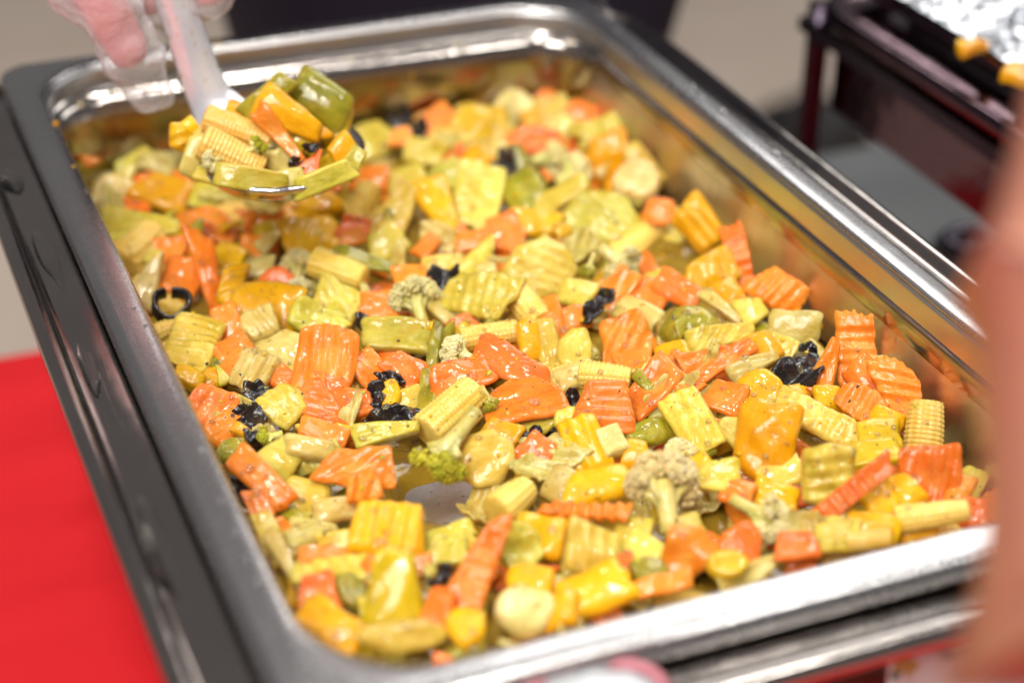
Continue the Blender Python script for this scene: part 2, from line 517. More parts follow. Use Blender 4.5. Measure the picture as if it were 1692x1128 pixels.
def round_rect(x0, x1, y0, y1, r, nc=12, ns=14):
    """closed loop of points, counter-clockwise, same count for any size"""
    r = max(r, 0.5)
    pts = []
    cs = [(x1 - r, y1 - r, 0), (x0 + r, y1 - r, 90), (x0 + r, y0 + r, 180), (x1 - r, y0 + r, 270)]
    for k, (cx, cy, a0) in enumerate(cs):
        for i in range(nc + 1):
            a = math.radians(a0 + 90 * i / nc)
            pts.append((cx + r * math.cos(a), cy + r * math.sin(a)))
        nx, ny, na = cs[(k + 1) % 4]
        a = math.radians(na)
        ex, ey = nx + r * math.cos(a), ny + r * math.sin(a)
        sx, sy = pts[-1]
        for i in range(1, ns):
            t = i / ns
            pts.append((sx + (ex - sx) * t, sy + (ey - sy) * t))
    return pts
def loft(rings, cap_last=False, cap_first=False):
    verts, faces = [], []
    n = len(rings[0])
    for r in rings:
        verts += list(r)
    for k in range(len(rings) - 1):
        a, b = k * n, (k + 1) * n
        for i in range(n):
            j = (i + 1) % n
            faces.append((a + i, a + j, b + j, b + i))
    if cap_last:
        faces.append(tuple(range((len(rings) - 1) * n, len(rings) * n)))
    if cap_first:
        faces.append(tuple(reversed(range(n))))
    return verts, faces
def tube(path, radii, seg=14, cap=True, flat=1.0, up=(0, 0, 1)):
    path = np.asarray(path, float)
    rings = []
    for i, p in enumerate(path):
        d = nrm(path[min(i + 1, len(path) - 1)] - path[max(i - 1, 0)])
        s = np.cross(d, up)
        s = nrm(s) if np.linalg.norm(s) > 1e-6 else np.array([1.0, 0, 0])
        u = np.cross(s, d)
        rings.append([tuple(p + radii[i] * (math.cos(a) * s + flat * math.sin(a) * u)) for a in np.linspace(0, 2 * math.pi, seg, endpoint=False)])
    return loft(rings, cap, cap)
def merge(geos):
    V, F = [], []
    for v, f in geos:
        o = len(V)
        V += [tuple(p) for p in v]
        F += [tuple(i + o for i in q) for q in f]
    return V, F

# ------------------------------------------------------------------ setting: floor, table
def add_floor():
    n = 24
    xs = np.linspace(-6000, 8000, n)
    ys = np.linspace(-4000, 12000, n)
    v = [(x, y, 0) for y in ys for x in xs]
    f = [(j * n + i, j * n + i + 1, (j + 1) * n + i + 1, (j + 1) * n + i) for j in range(n - 1) for i in range(n - 1)]
    structure(link('floor', mesh_from('floor', v, f, MAT['floor'])))
add_floor()

TZ = -230.0        # table top relative to the rim
def add_table():
    t = empty('buffet_table', (0, 0, RZ))
    tag(t, 'long buffet table under a bright red cloth', 'table')
    X0, X1, Y0, Y1 = -900, 1900, -330, 632
    v, f = box_geo(X0 + 10, X1 - 10, Y0 + 10, Y1 - 10, TZ - 30, TZ - 4)
    link('table_top', mesh_from('table_top', v, f, MAT['black'], False), t)
    for x in (X0 + 80, X1 - 80):
        for y in (Y0 + 80, Y1 - 80):
            v, f = box_geo(x - 22, x + 22, y - 22, y + 22, -RZ, TZ - 31)
            link('leg', mesh_from('leg', v, f, MAT['dark_chrome'], False), t)
    # cloth: top with slight wrinkles, rolled edge and a skirt hanging in folds
    c = empty('tablecloth', (0, 0, RZ))
    tag(c, 'bright red tablecloth hanging in folds over the buffet table', 'tablecloth')
    nx, ny = 150, 70
    xs, ys = np.linspace(X0, X1, nx), np.linspace(Y0, Y1, ny)
    X, Y = np.meshgrid(xs, ys)
    Z = np.full_like(X, TZ)
    for k in range(7):
        a, w, ph = rng.uniform(-0.5, 0.5), rng.uniform(90, 260), rng.uniform(0, 6)
        Z += 0.5 * np.sin((Y * math.cos(a) + X * math.sin(a)) / w * 6.28 + ph)
    for cy, amp, sl in ((385, 5.0, 0.06), (520, 4.5, -0.05), (585, 3.5, 0.08), (450, 3.5, 0.0), (130, 3.0, 0.1)):
        Z += amp * np.exp(-((Y - cy - sl * X) / 8.0) ** 2) * np.clip(0.6 + 0.4 * np.sin(X / 130), 0, 1)
    v = np.stack([X, Y, Z], -1).reshape(-1, 3)
    f = [(j * nx + i, j * nx + i + 1, (j + 1) * nx + i + 1, (j + 1) * nx + i) for j in range(ny - 1) for i in range(nx - 1)]
    link('cloth_top', mesh_from('cloth_top', v, f, MAT['red_cloth']), c)
    loop = []
    m = 90
    for i in range(2 * m):
        loop.append((X0 + (X1 - X0) * i / (2 * m), Y0, 0, -1))
    for i in range(m):
        loop.append((X1, Y0 + (Y1 - Y0) * i / m, 1, 0))
    for i in range(2 * m):
        loop.append((X1 - (X1 - X0) * i / (2 * m), Y1, 0, 1))
    for i in range(m):
        loop.append((X0, Y1 - (Y1 - Y0) * i / m, -1, 0))
    rings = []
    ph = rng.uniform(0, 6, 4)
    for z, am in ((TZ, 0), (TZ - 4, 3), (TZ - 14, 6), (TZ - 120, 14), (TZ - 350, 26), (-RZ + 20, 36)):
        rings.append([(x + nx_ * (3 + am * (1 + math.sin(i * 0.33 + ph[0]) * math.sin(i * 0.071 + ph[1]))) if am else x,
                       y + ny_ * (3 + am * (1 + math.sin(i * 0.33 + ph[0]) * math.sin(i * 0.071 + ph[1]))) if am else y, z)
                      for i, (x, y, nx_, ny_) in enumerate(loop)])
    v, f = loft(rings)
    link('cloth_skirt', mesh_from('cloth_skirt', v, f, MAT['red_cloth']), c)
add_table()

# ------------------------------------------------------------------ the food pan and its water pan
PW, PL = 325.0, 530.0
def add_pan(name, label, ox, oy, ow, ol, mat):
    p = empty(name, (ox, oy, RZ))
    tag(p, label, 'pan')
    # profile: (inset from the outer edge, z, corner radius)
    prof = [(1.2, -7.4, 11), (0.2, -6.8, 12), (0.0, -5.6, 12), (0.25, -4.0, 12), (0.95, -2.5, 12), (2.2, -1.3, 13), (4.0, -0.7, 15), (6.0, -0.6, 17), (7.6, -0.15, 20),
            (10.5, 0.0, 30), (12.6, 0.0, 36), (13.8, -0.35, 40), (14.7, -1.3, 43), (15.1, -3.0, 44), (15.4, -8, 44), (15.8, -14.5, 44),
            (16.1, -17.0, 44), (16.6, -19.4, 43.5), (17.2, -21.8, 43), (17.8, -24.2, 42.5), (18.3, -27, 42), (20.6, -40, 41), (21.6, -52, 40)]
    for k in range(1, 8):
        a = math.radians(90 * k / 7)
        prof.append((21.6 + 12 * (1 - math.cos(a)), -53 - 12 * math.sin(a), 40 - 9 * k / 7))
    for ins in (45, 60, 80, 105, 130, 150):
        prof.append((ins, -65 - 0.3 * math.sin(ins), max(31 - (ins - 33) * 0.25, 2)))
    rings = [[(x, y, z) for x, y in round_rect(i, ow - i, i, ol - i, r)] for i, z, r in prof]
    k = 10                                       # rim | well share ring k
    v, f = loft(rings[:k + 3])
    rim = link('rim', mesh_from('rim', v, f, mat), p)
    v, f = loft(rings[k + 2:], True)
    well = link('well', mesh_from('well', v, f, MAT['well']), p)
    for o in (rim, well):
        s = o.modifiers.new('sheet', 'SOLIDIFY')
        s.thickness = 0.0009
        s.offset = 1.0
    return p
pan = add_pan('food_pan', 'rectangular stainless steel pan full of mixed sauteed vegetables', 0, 0, PW, PL, MAT['pan'])

def add_water_pan(name, label, x0, x1, y0, y1, mat, zt=-10.0, depth=100.0):
    p = empty(name, (0, 0, RZ))
    tag(p, label, 'chafing dish')
    R = 46
    prof = [(4.5, -8.0, R - 4), (1.2, -7.6, R - 1), (0.0, -6.2, R), (0.0, -4, R), (0.35, -2.4, R), (1.5, -0.9, R - 1), (3.4, -0.2, R - 2), (5.4, -0.9, R - 3), (6.8, -2.8, R - 4),
            (8.6, -3.9, R - 5), (11, -4.0, R - 6), (14, -3.2, R - 7), (22, -2.2, R - 9), (38, -1.6, R - 12), (41, -2.2, R - 13), (42.5, -5, R - 13), (43, -14, R - 13), (46, -depth + 12, R - 14), (52, -depth + 2, R - 18), (60, -depth, R - 22), (100, -depth, 8), (140, -depth, 4)]
    rings = [[(x, y, z + zt) for x, y in round_rect(x0 + i, x1 - i, y0 + i, y1 - i, r)] for i, z, r in prof]
    v, f = loft(rings[:14])
    a = link('flange', mesh_from('flange', v, f, mat), p)
    v, f = loft(rings[13:], True)
    b = link('basin', mesh_from('basin', v, f, mat), p)
    for o in (a, b):
        s = o.modifiers.new('sheet', 'SOLIDIFY')
        s.thickness = 0.001
        s.offset = 1.0
    return p
wp = add_water_pan('water_pan', 'steel chafing dish base holding the vegetable pan', -25.5, 350.5, -17.0, 537.0, MAT['frame'])

def add_stand(name, label, x0, x1, y0, y1, mat, zt, zcol):
    s = empty(name, (0, 0, RZ))
    tag(s, label, 'stand')
    v, f = merge([box_geo(x0, x1, y0, y0 + 8, zt - 8, zt), box_geo(x0, x1, y1 - 8, y1, zt - 8, zt),
                  box_geo(x0, x0 + 8, y0 + 8.01, y1 - 8.01, zt - 8, zt), box_geo(x1 - 8, x1, y0 + 8.01, y1 - 8.01, zt - 8, zt)])
    link('top_ring', mesh_from('top_ring', v, f, mat, False), s)
    for x in (x0, x1):
        for y in (y0, y1):
            cx, cy = (x0 + 9 if x == x0 else x1 - 9), (y0 + 9 if y == y0 else y1 - 9)
            g = tube([(cx, cy, zt + 10), (cx, cy, zt - 20), (cx, cy, zcol + 12), (cx, cy, zcol + 1.5)], [7.5, 7, 7, 9], 16)
            link('leg', mesh_from('leg', *g, mat), s)
    return s
add_stand('chafing_stand', 'low steel stand under the chafing dish of vegetables', 30, 295, 40, 480, MAT['frame'], -112, TZ)

# ------------------------------------------------------------------ neighbouring chafing dish with foil
D2X, D2Y0, D2Y1 = 460.0, -34.0, 518.0
add_water_pan('water_pan', 'dark polished chafing dish base holding the foil lined pan', D2X, D2X + 376, D2Y0, D2Y1, MAT['dark_chrome'], -14, 60)
add_stand('chafing_stand', 'dark polished stand under the chafing dish of the foil lined pan', D2X + 2, D2X + 372, D2Y0 + 4, D2Y1 - 2, MAT['black_steel'], -29, TZ)
pan2 = add_pan('food_pan', 'steel pan lined with crumpled aluminium foil', D2X + 26, D2Y0 + 8, PW, PL, MAT['dark_chrome'])
def shell_panel():
    # polished side plates of the neighbouring dish
    s = empty('dish_housing', (0, 0, RZ))
    tag(s, 'polished side panels around the chafing dish of foil, mirroring red cloth', 'housing')
    x0, x1, y0, y1 = D2X + 20, D2X + 356, D2Y0 + 20, D2Y1 - 18
    for nm, g in (('side_panel', box_geo(x0, x0 + 2, y0, y1, -84, -39)), ('side_panel', box_geo(x1 - 2, x1, y0, y1, -84, -39)),
                  ('end_panel', box_geo(x0 + 2.1, x1 - 2.1, y0, y0 + 2, -84, -39)), ('end_panel', box_geo(x0 + 2.1, x1 - 2.1, y1 - 2, y1, -84, -39))):
        link(nm, mesh_from(nm, *g, MAT['dark_chrome'], False), s)
shell_panel()
def add_foil():
    x0, x1, y0, y1 = D2X + 27, D2X + 26 + PW - 2, D2Y0 + 10, D2Y0 + 8 + PL - 2
    n, m = 70, 110
    X, Y = np.meshgrid(np.linspace(x0, x1, n), np.linspace(y0, y1, m))
    ex = np.minimum(np.minimum(X - x0, x1 - X), np.minimum(Y - y0, y1 - Y))
    Z = 1.6 - 9 * np.clip((ex - 14) / 40, 0, 1)
    for k in range(60):
        a = rng.uniform(0, 6.28)
        c = rng.uniform(0, 1, 2) * (x1 - x0, y1 - y0) + (x0, y0)
        d = (X - c[0]) * math.cos(a) + (Y - c[1]) * math.sin(a)
        e = -(X - c[0]) * math.sin(a) + (Y - c[1]) * math.cos(a)
        Z += np.clip(ex / 20, 0, 1) * rng.uniform(-3, 7) * np.exp(-np.abs(d) / rng.uniform(5, 14)) * np.exp(-(e / rng.uniform(30, 70)) ** 2)
    Z += np.where(ex > 2, rng.normal(0, 1.0, Z.shape), 0)
    Z = np.where(ex < 16, np.maximum(Z, 1.2), Z)
    v = np.stack([X, Y, Z], -1).reshape(-1, 3)
    f = [(j * n + i, j * n + i + 1, (j + 1) * n + i + 1, (j + 1) * n + i) for j in range(m - 1) for i in range(n - 1)]
    o = link('foil_sheet', mesh_from('foil_sheet', v, [q for a in f for q in ((a[0], a[1], a[2]), (a[0], a[2], a[3]))], MAT['foil'], False), None, OFF)
    tag(o, 'crumpled aluminium foil sheet lining the neighbouring pan', 'foil')
add_foil()
# ------------------------------------------------------------------ small things on the table and floor behind
v, f = box_geo(500, 800, 300, 690, TZ + 6, TZ + 14)
me = mesh_from('serving_board', v, f, MAT['grey_cloth'], False)
bevel(me, 3)
tag(link('serving_board', me, None, OFF), 'flat grey board lying on the table between the two chafing dishes', 'board')
def add_burner(px, py):
    P = at(px, py, TZ + 55)
    b = empty('fuel_burner', (P[0], P[1], RZ + TZ + 14.5))
    tag(b, 'small black fuel can with a dark metal lid on the grey board', 'burner')
    prof = [(0, 0), (22, 0), (24, 3), (24, 50), (22, 52), (20, 52)]
    rings = [[(r * math.cos(a), r * math.sin(a), z) for a in np.linspace(0, 6.283, 32, endpoint=False)] for r, z in prof[1:]]
    link('can', mesh_from('can', *loft(rings, True, True), MAT['black']), b)
    rings = [[(r * math.cos(a), r * math.sin(a), z) for a in np.linspace(0, 6.283, 32, endpoint=False)] for r, z in ((20, 52.5), (20, 55), (17, 56), (8, 56), (7, 53))]
    link('lid', mesh_from('lid', *loft(rings, True, True), MAT['black_steel']), b)
add_burner(1604, 428)
def lump(name, P, sx, sy, sz, mat, label, cat, amp=0.12, seed=1):
    r = np.random.default_rng(seed)
    nu, nv = 36, 20
    rings = []
    ks = r.uniform(1, 5, (8, 3)); ph = r.uniform(0, 6, 8)
    for j in range(nv + 1):
        t = math.pi * (j + 0.02) / (nv + 0.04)
        ring = []
        for i in range(nu):
            a = 2 * math.pi * i / nu
            d = np.array([math.sin(t) * math.cos(a), math.sin(t) * math.sin(a), math.cos(t)])
            q = 1 + amp * sum(math.sin(ks[k] @ d * 2 + ph[k]) for k in range(8)) / 2.5
            x, y, z = d * q
            ring.append((x * sx, y * sy, max(z, -0.75) * sz + 0.75 * sz))
        rings.append(ring)
    return tag(link(name, mesh_from(name, *loft(rings, True, True), mat), None, P), label, cat)
P = at(1345, 215, -RZ + 80)
lump('cloth_bag', (P[0], P[1], 1), 105, 90, 70, MAT['black'], 'slumped black bag on the beige floor behind the dishes', 'bag', 0.2, 4)

# ------------------------------------------------------------------ vegetables: shapes
def poly_R(kind, seed):
    r = np.random.default_rng(seed)
    j = lambda s: r.uniform(-s, s)
    if kind == 'R':
        p = [(-.5, -.5), (.5, -.5), (.5, .5), (-.5, .5)]; js = .10
    elif kind == 'Q':
        p = [(-.5, -.5), (.5, -.42), (.38, .5), (-.34, .44)]; js = .11
    elif kind == 'W':
        p = [(-.5, -.5), (.5, -.2), (.5, .2), (-.5, .5)]; js = .09
    elif kind == 'T':
        p = [(-.5, -.5), (.5, -.06), (.5, .06), (-.5, .5)]; js = .05
    elif kind == 'H':
        p = [(.5 * math.cos(a), -.5 + 1.0 * math.sin(a)) for a in np.linspace(0, math.pi, 12)]; js = .012
    elif kind == 'O':
        p = [(.5 * math.cos(a), .5 * math.sin(a)) for a in np.arange(8) * math.pi / 4 + .3]; js = .03
    else:
        p = [(.5 * math.cos(a), .5 * math.sin(a)) for a in np.linspace(0, 2 * math.pi, 16, endpoint=False)]; js = .025
    p = np.array([(x + j(js), y + j(js)) for x, y in p])
    if kind == 'H':
        p[:, 1] += 0.02
    th = np.linspace(-math.pi, math.pi, 361)
    out = np.zeros_like(th)
    for k, t in enumerate(th):
        d = np.array([math.cos(t), math.sin(t)])
        best = 0
        for a, b in zip(p, np.roll(p, -1, 0)):
            e = b - a
            den = d[0] * e[1] - d[1] * e[0]
            if abs(den) < 1e-9:
                continue
            s = (a[0] * e[1] - a[1] * e[0]) / den
            u = (a[0] * d[1] - a[1] * d[0]) / den
            if s > 0 and -1e-6 <= u <= 1 + 1e-6:
                best = max(best, s)
        out[k] = best
    for q_ in range(2, 8):
        out = out * (1 + r.normal(0, .035 / math.sqrt(q_)) * np.cos(q_ * th + r.uniform(0, 6)))
    ker = np.exp(-(np.arange(-12, 13) / 6.5) ** 2); ker /= ker.sum()
    out = np.convolve(np.concatenate([out[-13:-1], out, out[1:13]]), ker, 'valid')
    return th, out

def slab_mesh(name, mat, L, W, t, shape='R', seed=0, rip=None, bend=0.0, bend_y=0.0, rough=0.5, n=26, scal=0.0, dome=0.0, taper=0.0, twist=0.0, amp_rip=None, edge=0.1):
    """A cut piece: outline with real thickness, crinkle ridges, bending and unevenness."""
    r = np.random.default_rng(seed)
    th, R = poly_R(shape, seed)
    inner = np.linspace(0, 1 - edge, n // 2)[1:]
    half = np.concatenate([[0], inner, [1 - edge * .55, 1 - edge * .25, 1 - edge * .07, 1.0]])
    g = np.concatenate([-half[:0:-1], half])
    m = len(g)
    U, V = np.meshgrid(g, g)
    rad = np.maximum(np.abs(U), np.abs(V))
    ang = np.arctan2(V, U)
    Rt = np.interp(ang, th, R)
    if scal:
        per = max(6, int(3.14 * (L + W) / 2 / 4.6))
        Rt = Rt * (1 + scal * np.sin(ang * per + r.uniform(0, 6)))
    x, y = rad * Rt * np.cos(ang) * L, rad * Rt * np.sin(ang) * W
    q = np.clip((rad - (1 - edge)) / edge, 0, 1)
    h = t / 2 * np.sqrt(np.clip(1 - q ** 2.2, 0, 1)) * (1 + taper * x / L)
    h = h + dome * t * (1 - rad ** 2)
    base = np.zeros_like(x)
    if rip is not None:
        lam = 5.0 + r.uniform(-.4, .5)
        am = amp_rip if amp_rip else 0.36 + r.uniform(0, .14)
        ca, sa = math.cos(rip), math.sin(rip)
        w = np.sin((-x * sa + y * ca) / lam * 2 * math.pi + r.uniform(0, 6) + 0.25 * np.sin((x * ca + y * sa) / 9))
        base += am * w
    base += bend * (x / L * 2) ** 2 + bend_y * (y / W * 2) ** 2
    ks = r.normal(0, 1, (6, 2)) * np.array([.22, .22]); ph = r.uniform(0, 6, (6, 2))
    def wob(s):
        z = 0
        for k in range(6):
            z = z + np.sin(ks[k, 0] * x + ks[k, 1] * y + ph[k, s])
        return z / 3.2 * rough
    fine = r.normal(0, 0.07 * max(rough, .2), x.shape)
    zt = base + h + wob(0) + fine
    zb = base - h + wob(0) * .6 + wob(1) * .4 * (1 - q)
    if twist:
        c, s = np.cos(twist * x / L), np.sin(twist * x / L)
        y, zt, zb = y * c, zt + y * s, zb + y * s
    N2 = m * m
    idx = np.arange(N2).reshape(m, m)
    bnd = np.zeros((m, m), bool); bnd[0], bnd[-1], bnd[:, 0], bnd[:, -1] = True, True, True, True
    zt = np.where(bnd, (zt + zb) / 2, zt)
    bidx = idx.copy()
    bidx[~bnd] = N2 + np.arange((~bnd).sum())
    vt = np.stack([x, y, zt], -1).reshape(-1, 3)
    vb = np.stack([x[~bnd], y[~bnd], zb[~bnd]], -1)
    V_ = np.concatenate([vt, vb])
    ft = np.stack([idx[:-1, :-1], idx[:-1, 1:], idx[1:, 1:], idx[1:, :-1]], -1).reshape(-1, 4)
    fb = np.stack([bidx[:-1, :-1], bidx[1:, :-1], bidx[1:, 1:], bidx[:-1, 1:]], -1).reshape(-1, 4)
    return quick_mesh(name, V_, np.concatenate([ft, fb]), mat)
def quick_mesh(name, V_, F, mat):
    me = bpy.data.meshes.new(name)
    me.vertices.add(len(V_))
    me.vertices.foreach_set('co', (np.asarray(V_) * MM).astype(np.float32).ravel())
    me.loops.add(F.size)
    me.loops.foreach_set('vertex_index', F.astype(np.int32).ravel())
    me.polygons.add(len(F))
    me.polygons.foreach_set('loop_start', np.arange(0, F.size, 4, dtype=np.int32))
    me.polygons.foreach_set('use_smooth', np.ones(len(F), bool))
    me.materials.append(mat)
    me.update(calc_edges=True)
    me.validate()
    return me

def corn_mesh(name, mat, L, W, seed):
    r = np.random.default_rng(seed)
    na, nl = 96, 84
    rows = 14
    a = np.linspace(0, 2 * math.pi, na, endpoint=False)
    l = np.linspace(-.5, .5, nl)
    A, Lc = np.meshgrid(a, l)
    tip = r.uniform(0.05, 0.3)
    Rr = W / 2 * (1 - tip * (Lc + .5) ** 2)
    cap = np.clip((np.abs(Lc) - .46) / .04, 0, 1)
    Rr = Rr * np.sqrt(np.clip(1 - cap ** 2 * .55, 0, 1))
    kl = 1.9
    ncol = L / kl
    ph = A * .35
    bump = np.abs(np.sin(A * rows / 2)) ** .6 * np.abs(np.sin((Lc * ncol) * math.pi + ph / 2)) ** .6
    Rr = Rr * (0.93 + 0.095 * bump) + r.normal(0, .05, A.shape)
    X = Lc * L
    Y, Z = Rr * np.cos(A), Rr * np.sin(A)
    Z = Z + r.uniform(-1.5, 1.5) * (Lc * 2) ** 2
    V_ = np.stack([X, Y, Z], -1).reshape(-1, 3)
    V_ = np.concatenate([V_, [[-.5 * L, 0, 0], [.5 * L, 0, 0]]])
    idx = np.arange(nl * na).reshape(nl, na)
    F = np.stack([idx[:-1], np.roll(idx[:-1], -1, 1), np.roll(idx[1:], -1, 1), idx[1:]], -1).reshape(-1, 4).tolist()
    c0, c1 = nl * na, nl * na + 1
    for i in range(na):
        j = (i + 1) % na
        F.append((c0, idx[0, j], idx[0, i])); F.append((c1, idx[-1, i], idx[-1, j]))
    return mesh_from(name, V_, F, mat)

_ico = {}
def ico(sub):
    if sub not in _ico:
        import bmesh
        bm = bmesh.new()
        bmesh.ops.create_icosphere(bm, subdivisions=sub, radius=1)
        _ico[sub] = (np.array([v.co[:] for v in bm.verts]), np.array([[v.index for v in f.verts] for f in bm.faces]))
        bm.free()
    return _ico[sub]
def balls_mesh(name, mat, centers, radii, sub=2, jit=0.12, seed=0, squash=1.0):
    r = np.random.default_rng(seed)
    v0, f0 = ico(sub)
    V_, F = [], []
    for k, (c, q) in enumerate(zip(centers, radii)):
        d = v0 * (1 + r.normal(0, jit, (len(v0), 1)))
        V_.append(d * q * np.array([1, 1, squash]) + c)
        F.append(f0 + k * len(v0))
    return mesh_from(name, np.concatenate(V_), np.concatenate(F), mat)
def floret(name, X, Y, P, basis, mats, seed, grain=1.0, stemL=0.5, full=0.0):
    """head of many buds on a branching stalk; x axis points from stalk to head"""
    r = np.random.default_rng(seed)
    root = empty(name, P + OFF, None, basis)
    s = Y
    # clusters
    cs, rs = [], []
    ncl = 18 if full else 11
    for k in range(ncl):
        a = r.uniform(-1.25, 1.25); b = r.uniform(-1.2, 1.2)
        d = np.array([math.cos(a) * math.cos(b), math.sin(a), math.sin(b) * .8])
        cc = np.array([X * (.12 - .14 * full), 0, 0]) + d * np.array([X * (.30 + .10 * full), s * (.36 + .02 * full), s * .30])
        rc = s * r.uniform(.12, .19)
        for i in range(int((26 + 14 * full) * grain)):
            e = nrm(r.normal(0, 1, 3) + d * .8)
            cs.append(cc + e * rc); rs.append(rc * r.uniform(.2, .34) / math.sqrt(grain))
        cs.append(cc); rs.append(rc * 1.0)
    link('head', balls_mesh('head', mats[0], cs, rs, 1, .05, seed), root)
    g = []
    base = np.array([-X * stemL, 0, -s * .05])
    mid = np.array([-X * .05, 0, 0])
    g.append(tube([base, base * .6 + mid * .4, mid, np.array([X * .12, 0, 0])], [s * .15, s * .13, s * .15, s * .2], 16))
    for k in range(7):
        a = (k - 3) * .36
        tip = np.array([X * .2 * math.cos(a), s * .36 * math.sin(a), r.uniform(-.12, .16) * s])
        g.append(tube([base * .5 + mid * .5, (mid + tip) * .5 + np.array([-X * .03, 0, 0]), tip], [s * .07, s * .065, s * .09], 10))
    link('stalk', mesh_from('stalk', *merge(g), mats[1]), root)
    return root

def fungus_mesh(name, mat, L, W, seed, ring=False):
    r = np.random.default_rng(seed)
    n = 40
    u, v = np.meshgrid(np.linspace(-.5, .5, n), np.linspace(-.5, .5, n))
    if ring:
        a = (u + .5) * 2 * math.pi * .93 + 2
        rr = 0.36 + .03 * np.sin(a * 2 + 1) + .02 * np.sin(a * 3)
        x, y = rr * np.cos(a) * L, rr * np.sin(a) * W
        prof = v * 2
        x = x * (1 + .26 * prof ** 2); y = y * (1 + .26 * prof ** 2)
        z = prof * W * .24 + .8 * np.sin(a * 2 + 2)
    else:
        a = np.arctan2(v, u)
        rad = np.maximum(np.abs(u), np.abs(v)) * 2
        q = 0.5 * (1 + .15 * np.sin(2 * a + r.uniform(0, 6)) + .10 * np.sin(3 * a + r.uniform(0, 6)) + .05 * np.sin(7 * a + r.uniform(0, 6)))
        x, y = rad * q * np.cos(a) * L, rad * q * np.sin(a) * W
        S = min(L, W)
        z = (S * .22 * np.sin(x / S * 5 + r.uniform(0, 6)) * np.cos(y / S * 4.5 + r.uniform(0, 6))
             + S * .06 * np.sin(x / S * 9 + y / S * 8 + r.uniform(0, 6)) + S * .26 * rad ** 2 * np.sin(2 * a + r.uniform(0, 6))
             + S * .08 * rad ** 3 * np.sin(5 * a + r.uniform(0, 6)))
    V_ = np.stack([x, y, z], -1).reshape(-1, 3)
    idx = np.arange(n * n).reshape(n, n)
    F = np.stack([idx[:-1, :-1], idx[:-1, 1:], idx[1:, 1:], idx[1:, :-1]], -1).reshape(-1, 4)
    return quick_mesh(name, V_, F, mat)

KIND = {  # kind: name, colour words, noun, category, material, thickness mm, group
    'C': ('carrot_slice', 'orange', 'carrot slice', 'carrot', 'carrot', 3.6),
    'S': ('squash_slice', 'pale yellow', 'squash slice', 'squash', 'squash', 3.9),
    'G': ('chayote_piece', 'pale green', 'chayote chunk', 'chayote', 'chayote', 5.0),
    'X': ('onion_piece', 'translucent cream', 'onion piece', 'onion', 'clear', 3.4),
    'Y': ('yellow_pepper_piece', 'bright yellow', 'pepper chunk', 'pepper', 'yellow', 5.0),
    'M': ('mustard_pepper_piece', 'mustard yellow', 'pepper piece', 'pepper', 'mustard', 5.5),
    'O': ('green_pepper_piece', 'olive green', 'pepper piece', 'pepper', 'olive', 4.6),
    'K': ('baby_corn', 'golden', 'baby corn segment', 'corn', 'corn', 0),
    'F': ('cauliflower_floret', 'cream', 'cauliflower floret', 'cauliflower', 'cauli', 0),
    'B': ('broccoli_floret', 'green', 'broccoli floret', 'broccoli', 'broc', 0),
    'P': ('cauliflower_chunk', 'cream', 'cauliflower stem chunk', 'cauliflower', 'cream', 9.0),
    'L': ('cabbage_leaf', 'limp pale green', 'cabbage leaf', 'cabbage', 'leaf', 1.5),
    'U': ('black_fungus', 'glossy black', 'fungus curl', 'fungus', 'fungus', 0),
}
SHW = {'R': 'squared', 'Q': 'irregular', 'W': 'tapered', 'T': 'pointed', 'H': 'half-round', 'O': 'eight-sided', 'D': 'round'}
CAMDIR = None
pieces = []
